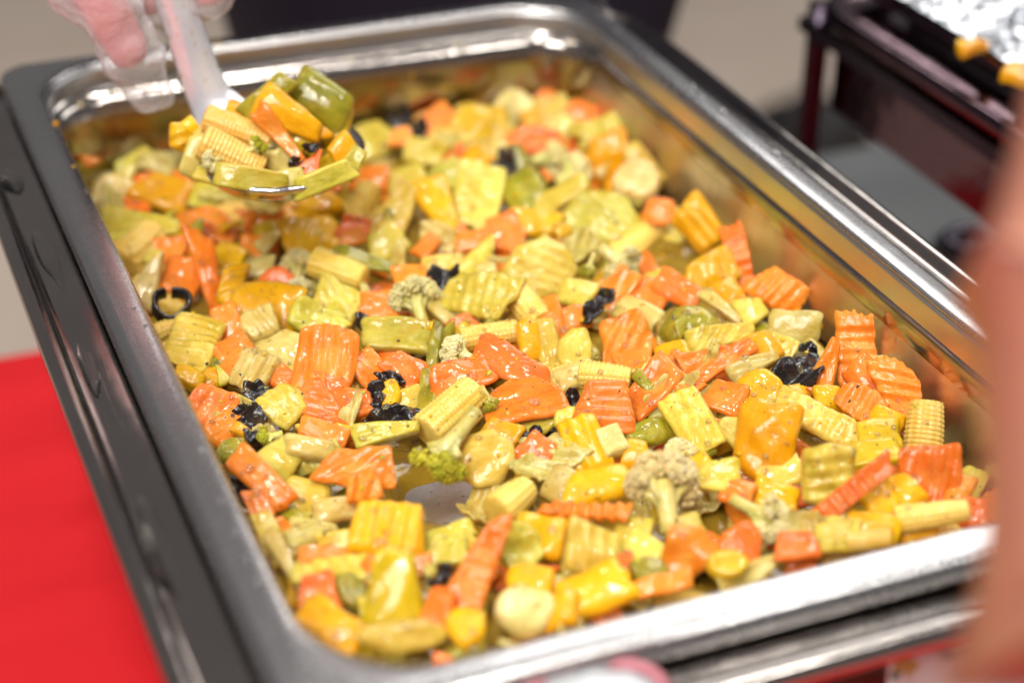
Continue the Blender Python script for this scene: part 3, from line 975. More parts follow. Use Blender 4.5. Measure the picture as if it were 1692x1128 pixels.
def place(kind, px, py, Lp, Wp, ang=0.0, lvl=2, shape='R', rip=None, mode='m', nm=None, z=None, dist=None, t=None, tilt=None, where='pan', **kw):
    seed = len(pieces) * 13 + 5
    r = np.random.default_rng(seed)
    if dist is not None:
        P = at_dist(px, py, dist)
    else:
        zz = z if z is not None else -50.5 + lvl * 2.7
        P = at(px, py, zz)
        # stay inside the well
        half = 0.30 * min(Lp, Wp) / 4
        lo, hi = (24 + half, 24 + half), (PW - 24 - half, PL - 24 - half)
        if where == 'pan':
            P[0] = min(max(P[0], lo[0]), hi[0])
            P[1] = min(max(P[1], lo[1]), hi[1])
    tc = nrm(CAM - P)
    up = np.array([0, 0, 1.0])
    w = {'u': 0.12, 'm': 0.5, 'c': 0.96}[mode]
    n = nrm(up * (1 - w) + tc * w + r.normal(0, .13 if mode != 'c' else .07, 3))
    if tilt is not None:
        n = nrm(n + np.array(tilt))
    a = math.radians(ang)
    ca, sa = math.cos(a), math.sin(a)
    def d3(dx, dy, ln):
        A = at_plane(px - dx * ln / 2, py + dy * ln / 2, P, n)
        B = at_plane(px + dx * ln / 2, py - dy * ln / 2, P, n)
        return B - A
    ex = d3(ca, sa, Lp)
    L = min(np.linalg.norm(ex), Lp / 2.4)
    X = nrm(ex)
    Y = np.cross(n, X)
    # length of Y per photo pixel
    c0 = P
    s = 1.0
    q = P + Y * 1.0
    def px_of(p):
        v = ROT.T @ (p - CAM)
        return np.array([IW / 2 + FPX * v[0] / -v[2], IH / 2 - FPX * v[1] / -v[2]])
    dv = px_of(q) - px_of(P)
    perp = abs(dv[0] * (sa) + dv[1] * (ca))
    W = min(Wp / max(perp, 1.2), Wp / 2.2)
    basis = np.stack([X, Y, n], 1)
    name, colw, noun, cat, mk, th = KIND[kind]
    mat = MAT[mk]
    T = t if t else th * r.uniform(.85, 1.15)
    T = min(T, 0.8 * min(L, W) + 1.5)
    ripl = None
    if rip is not None:
        ra = math.radians(rip)
        e = d3(math.cos(ra), math.sin(ra), 20)
        ripl = math.atan2(np.dot(e, Y), np.dot(e, X))
    nseg = 30 if rip is not None else 18
    if max(Lp, Wp) < 45:
        nseg = 14
    if where == 'under':
        nseg = 22 if rip is not None else 12
    if kind in 'CSGXPL':
        p = dict(rip=ripl, n=nseg, rough=1.25, edge=.28, bend=r.normal(0, .045) * L, bend_y=r.normal(0, .045) * W, twist=r.normal(0, .2), taper=r.uniform(-.35, .35))
        if kind == 'X':
            p.update(bend_y=-W * .12, bend=-L * .06, rough=.5)
        if kind == 'L':
            p.update(rough=2.6, rip=r.uniform(0, 3.1), amp_rip=.9, bend=r.normal(0, .16) * L, bend_y=r.normal(0, .2) * W, twist=r.normal(0, .7), n=24)
        if kind == 'P':
            p.update(rough=1.2, edge=.25)
        if kind == 'G':
            p.update(edge=.24)
        p.update(kw)
        o = link(name, slab_mesh(name, mat, L, W, T, shape, seed, **p), None, P + OFF, basis)
    elif kind in 'YMO':
        p = dict(rip=ripl, n=nseg, rough=1.2, twist=r.normal(0, .14), taper=r.uniform(-.3, .3), bend_y=-W * r.uniform(.06, .16), bend=-L * r.uniform(.0, .08), edge=.24, dome=.06)
        p.update(kw)
        o = link(name, slab_mesh(name, mat, L, W, T, shape, seed, **p), None, P + OFF, basis)
    elif kind == 'K':
        o = link(name, corn_mesh(name, mat, L, W, seed), None, P + OFF, basis)
    elif kind == 'F':
        o = floret(name, L, W, P, basis, (mat, MAT['stalk']), seed, 1.3, .42, 1.0)
    elif kind == 'B':
        o = floret(name, L, W, P, basis, (mat, MAT['stalk']), seed, 2.2, .62)
    elif kind == 'U':
        o = link(name, fungus_mesh(name, mat, L, W, seed, kw.get('ring', False)), None, P + OFF, basis)
        s_ = o.modifiers.new('thickness', 'SOLIDIFY')
        s_.thickness = 0.0016
        s_.offset = 0
    pieces.append(dict(o=o, kind=kind, P=P, area=L * W, asp=max(L, W) / max(1, min(L, W)), shape=shape, rip=rip is not None, nm=nm, where=where))
    return o

# every piece that can be told apart, tile by tile:
# (kind, x, y, length, width, angle, level, outline, ridge angle, mode, options), tile coordinates are 2.82 per photo pixel
def tile(ox, oy, rows):
    for row in rows:
        row = list(row)
        opt = row.pop() if isinstance(row[-1], dict) else {}
        k, x, y, L, W, ang, lvl = row[:7]
        sh = row[7] if len(row) > 7 else 'R'
        rip = row[8] if len(row) > 8 else None
        md = row[9] if len(row) > 9 else 'm'
        place(k, ox + x / 2.82, oy + y / 2.82, L / 2.82 * 1.07, W / 2.82 * 1.07, ang, lvl, sh, rip, md, **opt)

tile(0, 0, [
    ('G', 640, 770, 250, 140, 25, 2, 'Q'),
    ('P', 520, 925, 190, 170, 60, 2, 'Q', None, 'm', dict(nm='the cream stem chunk behind the ladle')),
    ('C', 690, 850, 130, 110, 20, 1, 'Q'), ('Y', 780, 900, 260, 170, -30, 3, 'Q'), ('C', 630, 960, 120, 90, 10, 2, 'Q'),
    ('C', 880, 820, 170, 90, 15, 1, 'R'), ('G', 980, 920, 240, 100, -8, 2, 'R', -60), ('S', 650, 1060, 340, 150, 0, 2, 'W'),
    ('C', 970, 1040, 300, 140, -18, 2, 'H'), ('C', 880, 1100, 200, 110, 12, 1, 'R'), ('C', 1200, 1010, 200, 150, 20, 1, 'Q'),
    ('Y', 1420, 950, 270, 150, 20, 2, 'R'), ('Y', 1440, 1070, 270, 150, 8, 4, 'R', 65, 'm', dict(nm='the ridged yellow chunk under the ladle')),
    ('M', 1260, 1080, 170, 90, 15, 2, 'R'), ('F', 810, 740, 110, 100, 100, 1), ('G', 600, 1130, 200, 90, 10, 1),
])
tile(500, 0, [
    ('S', 300, 430, 240, 220, 80, 3, 'Q', 0, 'c', dict(nm='the upright ridged squash by the ladle-side wall')),
    ('Y', 510, 460, 180, 160, -50, 3, 'Q'), ('C', 630, 555, 160, 150, 30, 3, 'Q'), ('C', 455, 640, 110, 90, 0, 3, 'Q'),
    ('U', 480, 560, 220, 140, -50, 2, 'R', None, 'm', dict(nm='the long black fungus near the ladle-side wall')), ('C', 240, 525, 90, 70, 0, 2),
    ('M', 830, 570, 260, 220, -10, 3, 'Q', None, 'm', dict(nm='the folded mustard pepper')), ('P', 985, 510, 190, 170, 20, 2, 'D'), ('S', 1150, 520, 190, 130, 10, 2, 'R'),
    ('C', 1270, 430, 270, 170, 35, 3, 'Q', None, 'c'), ('C', 1300, 530, 170, 130, -30, 3, 'Q'), ('S', 1250, 300, 190, 160, 95, 4, 'T', None, 'c', dict(nm='the upright pale wedge in the server-side corner')),
    ('U', 960, 410, 190, 80, 15, 2), ('O', 1430, 490, 160, 120, -20, 2, 'D'), ('S', 1520, 575, 270, 100, 22, 4, 'R', None, 'm', dict(nm='the pale stick by the server-side corner')),
    ('Y', 1430, 730, 250, 210, 15, 4, 'Q'), ('P', 1555, 850, 210, 190, -20, 4, 'D', None, 'm', dict(nm='the round cream stem by the foil-dish wall')),
    ('S', 1640, 780, 240, 100, -50, 3, 'R'), ('C', 1070, 650, 300, 120, 5, 2, 'H'), ('X', 760, 680, 260, 80, -20, 2, 'W'), ('S', 330, 640, 220, 170, 20, 2, 'Q'),
    ('S', 560, 720, 200, 120, -15, 2, 'R'), ('F', 1250, 810, 170, 150, 30, 3), ('O', 1005, 740, 130, 100, -50, 3, 'R'),
    ('O', 1035, 885, 190, 180, 35, 4, 'R', None, 'm', dict(nm='the square olive pepper piece')), ('U', 940, 770, 160, 110, -75, 3), ('Y', 770, 760, 180, 110, 40, 2),
    ('Y', 640, 965, 350, 180, -62, 4, 'W', None, 'm', dict(nm='the long pointed yellow pepper')), ('S', 805, 915, 300, 190, 78, 3, 'R', -8, 'm', dict(nm='the ridged squash beside the long yellow pepper')),
    ('S', 430, 1000, 310, 190, 58, 3, 'W'), ('C', 330, 830, 190, 120, -10, 2, 'Q'), ('K', 280, 950, 190, 120, 70, 3),
    ('C', 230, 1070, 150, 110, -20, 3, 'Q'), ('C', 950, 1070, 200, 120, 15, 2, 'Q'), ('Y', 1085, 1030, 220, 120, -5, 3, 'R'),
    ('G', 1400, 1000, 380, 240, -15, 3, 'H', -45, 'm', dict(nm='the broad ridged pale slice')), ('S', 1190, 920, 270, 100, 30, 4, 'R'), ('C', 1665, 990, 130, 130, -30, 4, 'D'),
    ('S', 880, 700, 220, 120, -15, 1, 'Q'), ('G', 650, 830, 220, 120, 35, 1, 'R'), ('S', 470, 850, 220, 130, 20, 1, 'R'), ('C', 180, 690, 120, 90, 10, 1),
    ('X', 1180, 600, 180, 120, 40, 2, 'Q'), ('Y', 1080, 560, 110, 110, 10, 2), ('S', 1330, 600, 150, 120, 60, 3, 'D'), ('F', 1130, 740, 170, 130, 10, 2),
])
tile(1092, 0, [
    ('Y', 180, 1050, 230, 190, -50, 5, 'R', -50, 'c', dict(nm='the finely ridged yellow block')),
])
tile(0, 380, [
    ('P', 690, 230, 280, 170, 65, 4, 'T', None, 'm', dict(nm='the cream wedge against the red-cloth rim')),
    ('U', 800, 350, 170, 150, 0, 5, 'R', None, 'm', dict(ring=True, nm='the curled black fungus ring')),
    ('C', 970, 220, 430, 120, -77, 4, 'W', None, 'c', dict(nm='the carrot strip standing on edge')), ('C', 860, 220, 230, 170, 60, 3, 'Q'), ('Y', 1065, 120, 150, 120, -20, 2),
    ('C', 770, 100, 170, 110, 0, 1), ('Y', 1085, 250, 190, 120, 70, 4, 'Q', 20), ('Y', 1240, 340, 290, 230, -8, 4, 'R', None, 'm', dict(nm='the square yellow pepper by the carrot strip')),
    ('C', 1290, 225, 180, 90, 5, 3, 'H'), ('F', 1390, 190, 180, 160, 75, 3), ('F', 1400, 280, 110, 100, 60, 3), ('X', 1200, 170, 160, 90, 10, 3),
    ('K', 1580, 185, 240, 115, -20, 4, 'R', None, 'm', dict(nm='the baby corn beside the pale leaf')),
    ('S', 1570, 340, 260, 240, 50, 3, 'Q', -55, 'm', dict(nm='the glossy ridged squash slice')), ('G', 1470, 420, 220, 150, -25, 4, 'R'),
    ('X', 1205, 430, 190, 165, 10, 5, 'Q', -50), ('X', 1310, 560, 230, 200, 30, 4, 'Q', None, 'm', dict(nm='the rounded onion petal')),
    ('C', 1070, 460, 240, 130, -75, 3, 'R'), ('C', 1090, 550, 170, 110, 30, 4, 'R'), ('S', 920, 515, 270, 250, 60, 4, 'Q', -15, 'm', dict(nm='the ridged squash below the fungus ring')),
    ('K', 780, 470, 120, 90, 20, 3), ('C', 1515, 620, 270, 255, 85, 5, 'R', 86, 'm', dict(nm='the square crinkle carrot')),
    ('X', 1185, 645, 210, 160, 60, 5, 'Q', 65), ('C', 1100, 620, 170, 110, 50, 3, 'R'), ('C', 1320, 690, 140, 120, -40, 3, 'Q'),
    ('Y', 880, 690, 140, 80, -30, 3), ('C', 985, 820, 240, 200, -20, 4, 'Q', 55, 'm', dict(nm='the crinkle carrot wedge at the red-cloth rim')), ('C', 1060, 920, 190, 140, 40, 3, 'R'),
    ('U', 1190, 790, 170, 110, 75, 5, 'R', None, 'm', dict(nm='the knotted black fungus')), ('U', 1180, 920, 180, 110, -75, 4), ('U', 1115, 860, 80, 60, 0, 4),
    ('S', 1330, 815, 220, 190, -40, 5, 'Q', -40), ('C', 1510, 860, 300, 170, -60, 4, 'R', -15), ('C', 1500, 945, 210, 95, -15, 5, 'R'),
    ('X', 1440, 1010, 220, 90, -10, 6, 'R', None, 'm', dict(t=7, nm='the thick onion stub')), ('B', 1260, 965, 90, 80, 200, 4), ('G', 1300, 1060, 230, 190, -40, 5, 'Q', None, 'm', dict(nm='the green chayote cube')),
    ('O', 1075, 1030, 130, 110, 60, 4, 'D'), ('C', 1645, 815, 170, 130, -10, 3, 'R'), ('S', 830, 590, 190, 90, -50, 2), ('Y', 960, 690, 120, 100, 20, 2),
    ('S', 640, 90, 240, 110, -5, 1), ('C', 900, 60, 160, 100, 20, 1), ('C', 1200, 90, 180, 100, 0, 1), ('X', 920, 640, 180, 80, -40, 2), ('O', 1020, 640, 100, 80, 30, 2),
    ('S', 1420, 640, 160, 110, -30, 2), ('S', 1250, 540, 160, 110, 10, 2),
])
tile(500, 380, [
    ('C', 225, 40, 130, 90, 10, 3, 'Q'), ('S', 380, 60, 200, 150, 30, 3, 'Q'), ('O', 345, 150, 430, 90, -18, 5, 'W', None, 'm', dict(t=3, nm='the limp pale green leaf strip')),
    ('C', 580, 80, 130, 90, 50, 3), ('S', 830, 130, 250, 180, 60, 3, 'T'), ('S', 650, 160, 190, 80, 10, 3, 'R'), ('C', 800, 60, 180, 90, 10, 2), ('C', 960, 50, 180, 110, -10, 3, 'Q'),
    ('S', 1110, 180, 320, 290, 20, 4, 'O', -20, 'm', dict(nm='the large eight-sided squash slice')), ('F', 1470, 150, 240, 190, -40, 4, 'R', None, 'm', dict(nm='the browned cauliflower floret')), ('B', 1335, 170, 100, 80, 250, 5),
    ('C', 515, 225, 150, 100, 10, 4, 'R'), ('U', 650, 225, 160, 110, 25, 4, 'R', None, 'm', dict(nm='the smooth black fungus flap')), ('F', 530, 340, 230, 190, 110, 5, 'R', None, 'm', dict(nm='the small cauliflower floret by the fungus flap')),
    ('X', 650, 370, 190, 130, -50, 4, 'W'), ('C', 355, 360, 170, 140, 5, 4, 'Q', None, 'm', dict(nm='the square smooth carrot')), ('C', 745, 450, 140, 90, 30, 3, 'R'),
    ('S', 830, 300, 310, 210, -8, 6, 'R', 78, 'm', dict(nm='the plump ridged squash block')), ('S', 1270, 300, 180, 160, 60, 3, 'Q'), ('K', 1040, 350, 200, 140, -50, 4),
    ('K', 870, 490, 260, 110, 10, 3), ('Y', 1060, 520, 190, 110, -80, 4, 'R'), ('C', 1160, 430, 220, 110, -75, 3, 'R'), ('C', 1260, 420, 150, 120, 10, 3, 'Q'),
    ('U', 1370, 355, 180, 80, 48, 5, 'R', None, 'm', dict(nm='the folded black fungus strip')), ('C', 1455, 290, 220, 120, 50, 3, 'R'), ('C', 1600, 300, 180, 160, -30, 3, 'Q'), ('X', 1550, 370, 200, 120, -25, 4, 'R'),
    ('C', 1490, 490, 290, 230, 10, 4, 'Q', 65, 'm', dict(nm='the fan-shaped carrot slice')), ('G', 450, 495, 310, 160, -3, 4, 'R', None, 'm', dict(nm='the long chayote stick')),
    ('O', 615, 545, 230, 55, 82, 5, 'R', None, 'm', dict(nm='the narrow green pepper strip')), ('O', 660, 500, 160, 130, 60, 4, 'T'), ('U', 290, 430, 90, 60, -30, 4),
    ('F', 740, 580, 200, 150, 160, 5, 'R', None, 'm', dict(nm='the white-headed cauliflower floret')), ('C', 985, 620, 320, 170, -22, 5, 'W', None, 'm', dict(nm='the tapered carrot wedge')), ('C', 725, 690, 300, 150, 12, 5, 'Q'),
    ('C', 1020, 790, 380, 200, 15, 5, 'H', None, 'm', dict(nm='the big half-round carrot')), ('S', 1150, 560, 250, 120, -70, 3), ('S', 1270, 560, 200, 160, 80, 4, 'D'), ('X', 1280, 670, 180, 120, 20, 3),
    ('C', 470, 640, 240, 140, -35, 4, 'Q'), ('C', 300, 650, 180, 130, -55, 3, 'R'), ('C', 235, 815, 180, 130, 5, 4, 'R'), ('K', 1410, 680, 230, 105, -5, 5, 'R', None, 'm', dict(nm='the stubby baby corn')),
    ('C', 1400, 830, 270, 240, -10, 6, 'Q', 5, 'm', dict(nm='the flat carrot slab')), ('C', 1620, 740, 280, 160, 50, 5, 'R'), ('U', 1245, 800, 90, 70, 60, 5), ('U', 1060, 945, 90, 60, 0, 4),
    ('U', 440, 870, 240, 100, 3, 4, 'R', None, 'm', dict(nm='the ragged black fungus by the bare patch')), ('U', 330, 790, 160, 80, 75, 4), ('U', 410, 690, 120, 50, -10, 4), ('Y', 400, 765, 150, 110, 70, 4, 'D'),
    ('G', 390, 945, 270, 100, 8, 5, 'W', None, 'm', dict(nm='the pale stem beside the bare patch')), ('K', 690, 850, 290, 170, 42, 5, 'R', None, 'm', dict(nm='the slanted baby corn by the broccoli')),
    ('B', 675, 1010, 330, 210, 233, 8, 'R', None, 'm', dict(nm='the broccoli floret')), ('O', 580, 730, 240, 80, 85, 3, 'R'), ('B', 870, 790, 110, 90, 300, 6),
    ('S', 850, 1060, 290, 260, 15, 5, 'O', None, 'm', dict(nm='the clear eight-sided squash slice')), ('Y', 930, 945, 200, 120, -30, 4, 'Q'), ('C', 1075, 1055, 230, 190, -30, 4, 'Q'),
    ('Y', 1300, 985, 260, 190, -65, 6, 'R', -65, 'm', dict(nm='the upright yellow block')), ('P', 1430, 995, 150, 120, -60, 5, 'Q'), ('Y', 1550, 1035, 140, 120, 0, 4, 'Q'), ('S', 1110, 880, 260, 120, 35, 4, 'R'),
    ('S', 1230, 880, 120, 90, 0, 5), ('O', 1600, 940, 200, 110, 18, 4, 'R'), ('X', 1160, 1030, 160, 120, 50, 4), ('S', 500, 800, 140, 110, 20, 2), ('C', 430, 580, 150, 100, 10, 2),
    ('S', 1050, 690, 170, 110, 10, 2), ('X', 180, 560, 150, 90, -40, 3), ('C', 1540, 620, 200, 110, 10, 2), ('C', 100, 730, 200, 110, -15, 3),
])
tile(1092, 380, [
    ('C', 365, 140, 310, 120, -72, 5, 'W', 20, 'c', dict(scal=.03, nm='the wavy carrot stick leaning on the foil-dish wall')), ('C', 545, 285, 250, 210, -42, 5, 'Q', 48, 'c', dict(scal=.02, nm='the scalloped carrot slice by the foil-dish wall')),
    ('Y', 230, 200, 240, 180, 20, 4, 'Q'), ('Y', 310, 300, 150, 130, -60, 4), ('C', 90, 280, 250, 110, -28, 4, 'R'), ('X', 290, 360, 220, 70, -40, 5, 'W'), ('S', 420, 370, 160, 130, -60, 4, 'Q'),
    ('X', 605, 470, 290, 180, -8, 6, 'Q', None, 'c', dict(t=2, nm='the thin winged onion petal')), ('Y', 680, 430, 130, 70, -20, 3), ('O', 130, 440, 270, 170, 8, 5, 'D', None, 'm', dict(dome=.5, nm='the domed olive pepper')),
    ('S', 280, 500, 300, 110, 8, 5, 'R', 60), ('Y', 480, 545, 190, 160, -60, 5, 'Q'), ('Y', 65, 575, 150, 110, 20, 5), ('C', 270, 605, 340, 160, 18, 5, 'W', 40), ('C', 150, 745, 150, 90, 20, 5, 'T'),
    ('C', 285, 785, 200, 150, -20, 5, 'Q'), ('X', 435, 630, 240, 140, 25, 6, 'W', 15, 'm', dict(nm='the ribbed onion wedge')), ('U', 640, 670, 230, 190, 70, 5, 'R', None, 'm', dict(nm='the large brown-black fungus')), ('U', 690, 580, 110, 80, -60, 5),
    ('C', 770, 660, 270, 120, 68, 6, 'W', None, 'c'), ('C', 910, 560, 330, 150, 92, 6, 'R', 2, 'c', dict(scal=.04, nm='the upright crinkle carrot stick')), ('C', 1110, 745, 350, 200, -65, 7, 'H', -10, 'c', dict(scal=.03, nm='the big fluted carrot by the foil-dish wall')),
    ('C', 985, 700, 230, 150, -45, 6, 'R', None, 'c'), ('C', 940, 815, 270, 160, -30, 6, 'D', 60), ('Y', 780, 775, 120, 110, 0, 6), ('Y', 450, 745, 230, 190, 30, 6, 'D', None, 'm'),
    ('S', 130, 860, 270, 190, -60, 7, 'R', -62, 'm', dict(nm='the ridged squash leaning by the green pepper')), ('S', 730, 870, 400, 140, -28, 7, 'R', 60, 'm', dict(nm='the long wavy squash strip')), ('K', 1230, 915, 230, 180, 85, 6, 'R', None, 'c', dict(nm='the baby corn stub by the fluted carrot')),
    ('Y', 490, 1000, 430, 270, 78, 8, 'Q', None, 'c', dict(nm='the tall yellow pumpkin wedge')), ('M', 970, 960, 270, 160, 10, 5, 'R'), ('S', 350, 940, 160, 140, 60, 6, 'Q'), ('C', 230, 950, 200, 100, 30, 5),
    ('F', 90, 1080, 200, 150, 100, 6), ('O', 40, 920, 130, 110, 40, 4), ('C', 60, 640, 160, 110, 40, 4), ('O', 330, 860, 140, 100, 10, 3), ('Y', 620, 780, 160, 120, 0, 3), ('X', 1000, 640, 120, 70, 80, 5),
    ('S', 560, 560, 120, 130, 70, 4), ('Y', 1060, 890, 170, 110, -20, 5), ('C', 1120, 900, 140, 120, 0, 4), ('X', 720, 565, 130, 60, -45, 5),
])
tile(300, 728, [
    ('C', 370, 180, 350, 130, -45, 6, 'R', None, 'm', dict(nm='the smooth carrot strip at the red-cloth rim')), ('C', 370, 310, 170, 120, -65, 5, 'Q'), ('U', 290, 220, 140, 100, -60, 4),
    ('C', 790, 120, 400, 200, -3, 5, 'Q', 35, 'm', dict(nm='the long crinkle carrot by the bare patch')), ('C', 845, 220, 200, 160, 8, 6, 'Q', 75, 'm', dict(nm='the short ribbed carrot by the bare patch')),
    ('S', 580, 260, 260, 150, -25, 2, 'Q'), ('X', 720, 320, 180, 110, 10, 3), ('X', 620, 400, 230, 90, -5, 3, 'W'), ('X', 570, 440, 190, 120, 20, 4, 'R', 30), ('O', 500, 330, 180, 70, -50, 2),
    ('Y', 950, 410, 410, 280, -8, 7, 'Q', 80, 'm', dict(t=9, nm='the largest yellow pumpkin chunk')), ('G', 1250, 445, 200, 100, 18, 3, 'R', None, 'm', dict(nm='the chayote half by the bare patch')), ('G', 1240, 480, 200, 90, 10, 3, 'R', 60), ('G', 1240, 550, 200, 90, 5, 3),
    ('C', 680, 535, 260, 65, 3, 5, 'R'), ('S', 690, 610, 340, 100, 3, 5, 'R', -60, 'm', dict(nm='the ridged squash strip under the carrot stick')), ('S', 400, 420, 180, 100, -65, 4), ('X', 490, 570, 340, 90, -62, 5, 'W', None, 'm', dict(nm='the long onion petal along the rim')),
    ('C', 630, 715, 210, 180, 10, 6, 'Q'), ('O', 790, 690, 180, 140, -50, 5, 'D'), ('Y', 700, 850, 300, 170, -30, 6, 'R', None, 'm', dict(nm='the yellow chunk in the napkin-side corner')),
    ('M', 985, 690, 340, 290, 88, 7, 'W', None, 'c', dict(nm='the upright mustard pepper')), ('C', 880, 590, 150, 80, 60, 6), ('C', 1100, 590, 120, 110, 0, 5), ('U', 1190, 640, 140, 120, 0, 5), ('G', 1155, 620, 70, 60, 0, 6, 'D'),
    ('C', 1370, 620, 540, 240, 66, 7, 'W', -15, 'm', dict(scal=.02, nm='the huge fluted carrot wedge')), ('C', 1195, 790, 230, 120, 70, 6), ('Y', 1330, 850, 180, 160, 0, 7, 'D'), ('S', 1030, 900, 390, 160, 2, 7, 'D', None, 'm', dict(nm='the creamy squash at the napkin-side wall')),
    ('G', 1570, 490, 290, 190, -58, 5, 'H', None, 'm', dict(nm='the chayote half beside the huge carrot')), ('P', 1600, 790, 260, 210, 10, 6, 'D'), ('Y', 1630, 660, 190, 140, 0, 5), ('Y', 1630, 410, 180, 140, -20, 5, 'Q'),
    ('K', 1540, 275, 180, 150, 40, 5), ('S', 480, 500, 160, 120, 30, 3), ('S', 900, 780, 180, 120, 0, 4), ('Y', 580, 900, 160, 120, -30, 4), ('S', 720, 480, 160, 90, 10, 3), ('C', 470, 420, 110, 70, -50, 3),
])
tile(900, 728, [
    ('Y', 240, 190, 350, 160, 15, 7, 'Q', None, 'm', dict(nm='the wet yellow chunk above the wavy carrot stick')), ('X', 70, 190, 170, 130, 60, 5), ('C', 190, 325, 390, 70, -3, 7, 'R', 85, 'm', dict(amp_rip=1.1, nm='the wavy carrot stick')),
    ('Y', 30, 440, 180, 110, 80, 5), ('S', 210, 510, 240, 220, 80, 7, 'R', 85, 'c', dict(nm='the pale squash cube at the napkin-side wall')), ('S', 400, 460, 220, 160, 70, 5, 'Q'), ('F', 560, 250, 380, 320, 100, 8, 'R', None, 'm', dict(nm='the largest cauliflower floret')),
    ('F', 1000, 340, 330, 200, -30, 7, 'R', None, 'm', dict(nm='the cauliflower floret with a long stem')), ('S', 800, 180, 220, 140, 0, 6, 'R'), ('C', 900, 230, 170, 90, -10, 6),
    ('C', 670, 515, 290, 240, 25, 7, 'H', None, 'c', dict(nm='the broad round carrot at the napkin-side wall')), ('C', 920, 480, 220, 200, -30, 7, 'H', None, 'c'), ('M', 850, 575, 180, 130, 0, 7, 'D'), ('O', 490, 610, 190, 150, -20, 6, 'D'),
    ('C', 560, 670, 240, 100, 15, 6), ('Y', 230, 690, 370, 190, 18, 6, 'R', None, 'm', dict(nm='the yellow slab at the napkin-side wall')), ('Y', 60, 770, 180, 130, 10, 6), ('C', 1370, 290, 600, 100, 38, 8, 'R', -50, 'c', dict(amp_rip=1.3, nm='the longest wavy carrot stick')),
    ('C', 1160, 490, 200, 140, 5, 7, 'Q'), ('S', 1350, 450, 200, 140, 0, 6, 'Q'), ('Y', 1510, 400, 240, 120, -20, 6), ('S', 1310, 170, 290, 240, 84, 8, 'R', 8, 'c', dict(t=10, nm='the pale ridged squash cube')),
    ('Y', 1580, 270, 210, 190, 60, 6, 'Q'), ('Y', 700, 160, 190, 140, 30, 6), ('S', 650, 420, 180, 110, 20, 5), ('Y', 1430, 90, 180, 150, 0, 5), ('S', 1080, 140, 200, 130, 10, 5), ('C', 350, 580, 140, 90, 10, 5), ('S', 470, 500, 180, 130, -30, 5),
    ('Y', 1080, 250, 200, 140, -20, 5),
])
tile(1292, 728, [
    ('C', 705, 170, 320, 270, 82, 7, 'Q', 80, 'c', dict(nm='the fluted carrot block beside the bare arm')), ('K', 700, 345, 330, 110, 8, 7), ('Y', 530, 255, 230, 200, 30, 6, 'Q'),
    ('S', 250, 430, 200, 120, 0, 6), ('Y', 440, 395, 210, 110, -10, 6), ('M', 430, 60, 220, 130, 10, 6, 'R'), ('K', 400, 460, 200, 90, 5, 6), ('C', 830, 240, 160, 110, 60, 6),
    ('Y', 640, 420, 160, 110, 0, 4), ('C', 880, 330, 160, 120, 0, 5),
])

# pieces half buried beneath those on top
def bare(x, y):
    q = at(728, 796, -62)
    return ((x - q[0]) / 31) ** 2 + ((y - q[1]) / 36) ** 2 < 1
def proj(p):
    v = ROT.T @ (np.asarray(p, float) - CAM)
    return IW / 2 + FPX * v[0] / -v[2], IH / 2 - FPX * v[1] / -v[2]
def bare_view(x, y, z):
    u, v_ = proj((x, y, z))
    return ((u - 738) / 100) ** 2 + ((v_ - 795) / 82) ** 2 < 1
fill = []
for iy in range(21):
    for ix in range(12):
        x = 42 + ix * 21.8 + rng.uniform(-6, 6) + (iy % 2) * 8
        y = 40 + iy * 22.2 + rng.uniform(-6, 6)
        if x > PW - 38 or bare(x, y) or bare_view(x, y, -53):
            continue
        fill.append((x, y))
for x, y in fill:
    k = rng.choice(list('CCCCSSGGXXLLYMOKU'), p=None)
    z = -55 + rng.uniform(0, 5) + (3.5 if y < 110 else 0) + (3 if x > 200 and y < 220 else 0)
    px, py = proj((x, y, z))
    s = 3070 / np.linalg.norm(np.array([x, y, z]) - CAM)
    place(str(k), px, py, rng.uniform(19, 29) * s, rng.uniform(12, 20) * s * .8, rng.uniform(0, 180), 0, str(rng.choice(list('RQWHQ'))),
          (rng.uniform(0, 180) if rng.random() < .5 and k in 'CS' else None), 'u', z=z, where='under')

rng2 = np.random.default_rng(21)
for i in range(100):
    x, y = rng2.uniform(34, PW - 34), rng2.uniform(34, PL - 34)
    if bare(x, y):
        continue
    leaf = i < 32
    k = 'L' if leaf else str(rng2.choice(list('CCCGSXXOYM')))
    z = rng2.uniform(-46, -40) if leaf else rng2.uniform(-45, -38)
    z += (4 if x > 190 and y < 230 else 0) + (4 if y < 120 else 0)
    if bare_view(x, y, z):
        continue
    px, py = proj((x, y, z))
    sc_ = FPX / np.linalg.norm(np.array([x, y, z]) - CAM)
    if leaf:
        place(k, px, py, rng2.uniform(20, 34) * sc_, rng2.uniform(8, 15) * sc_, rng2.uniform(0, 180), 0, str(rng2.choice(list('QWT'))), None, 'm', z=z)
    else:
        place(k, px, py, rng2.uniform(7, 13) * sc_, rng2.uniform(4, 8) * sc_, rng2.uniform(0, 180), 0, str(rng2.choice(list('QWRT'))), None, 'm', z=z, t=rng2.uniform(2.2, 3.6))

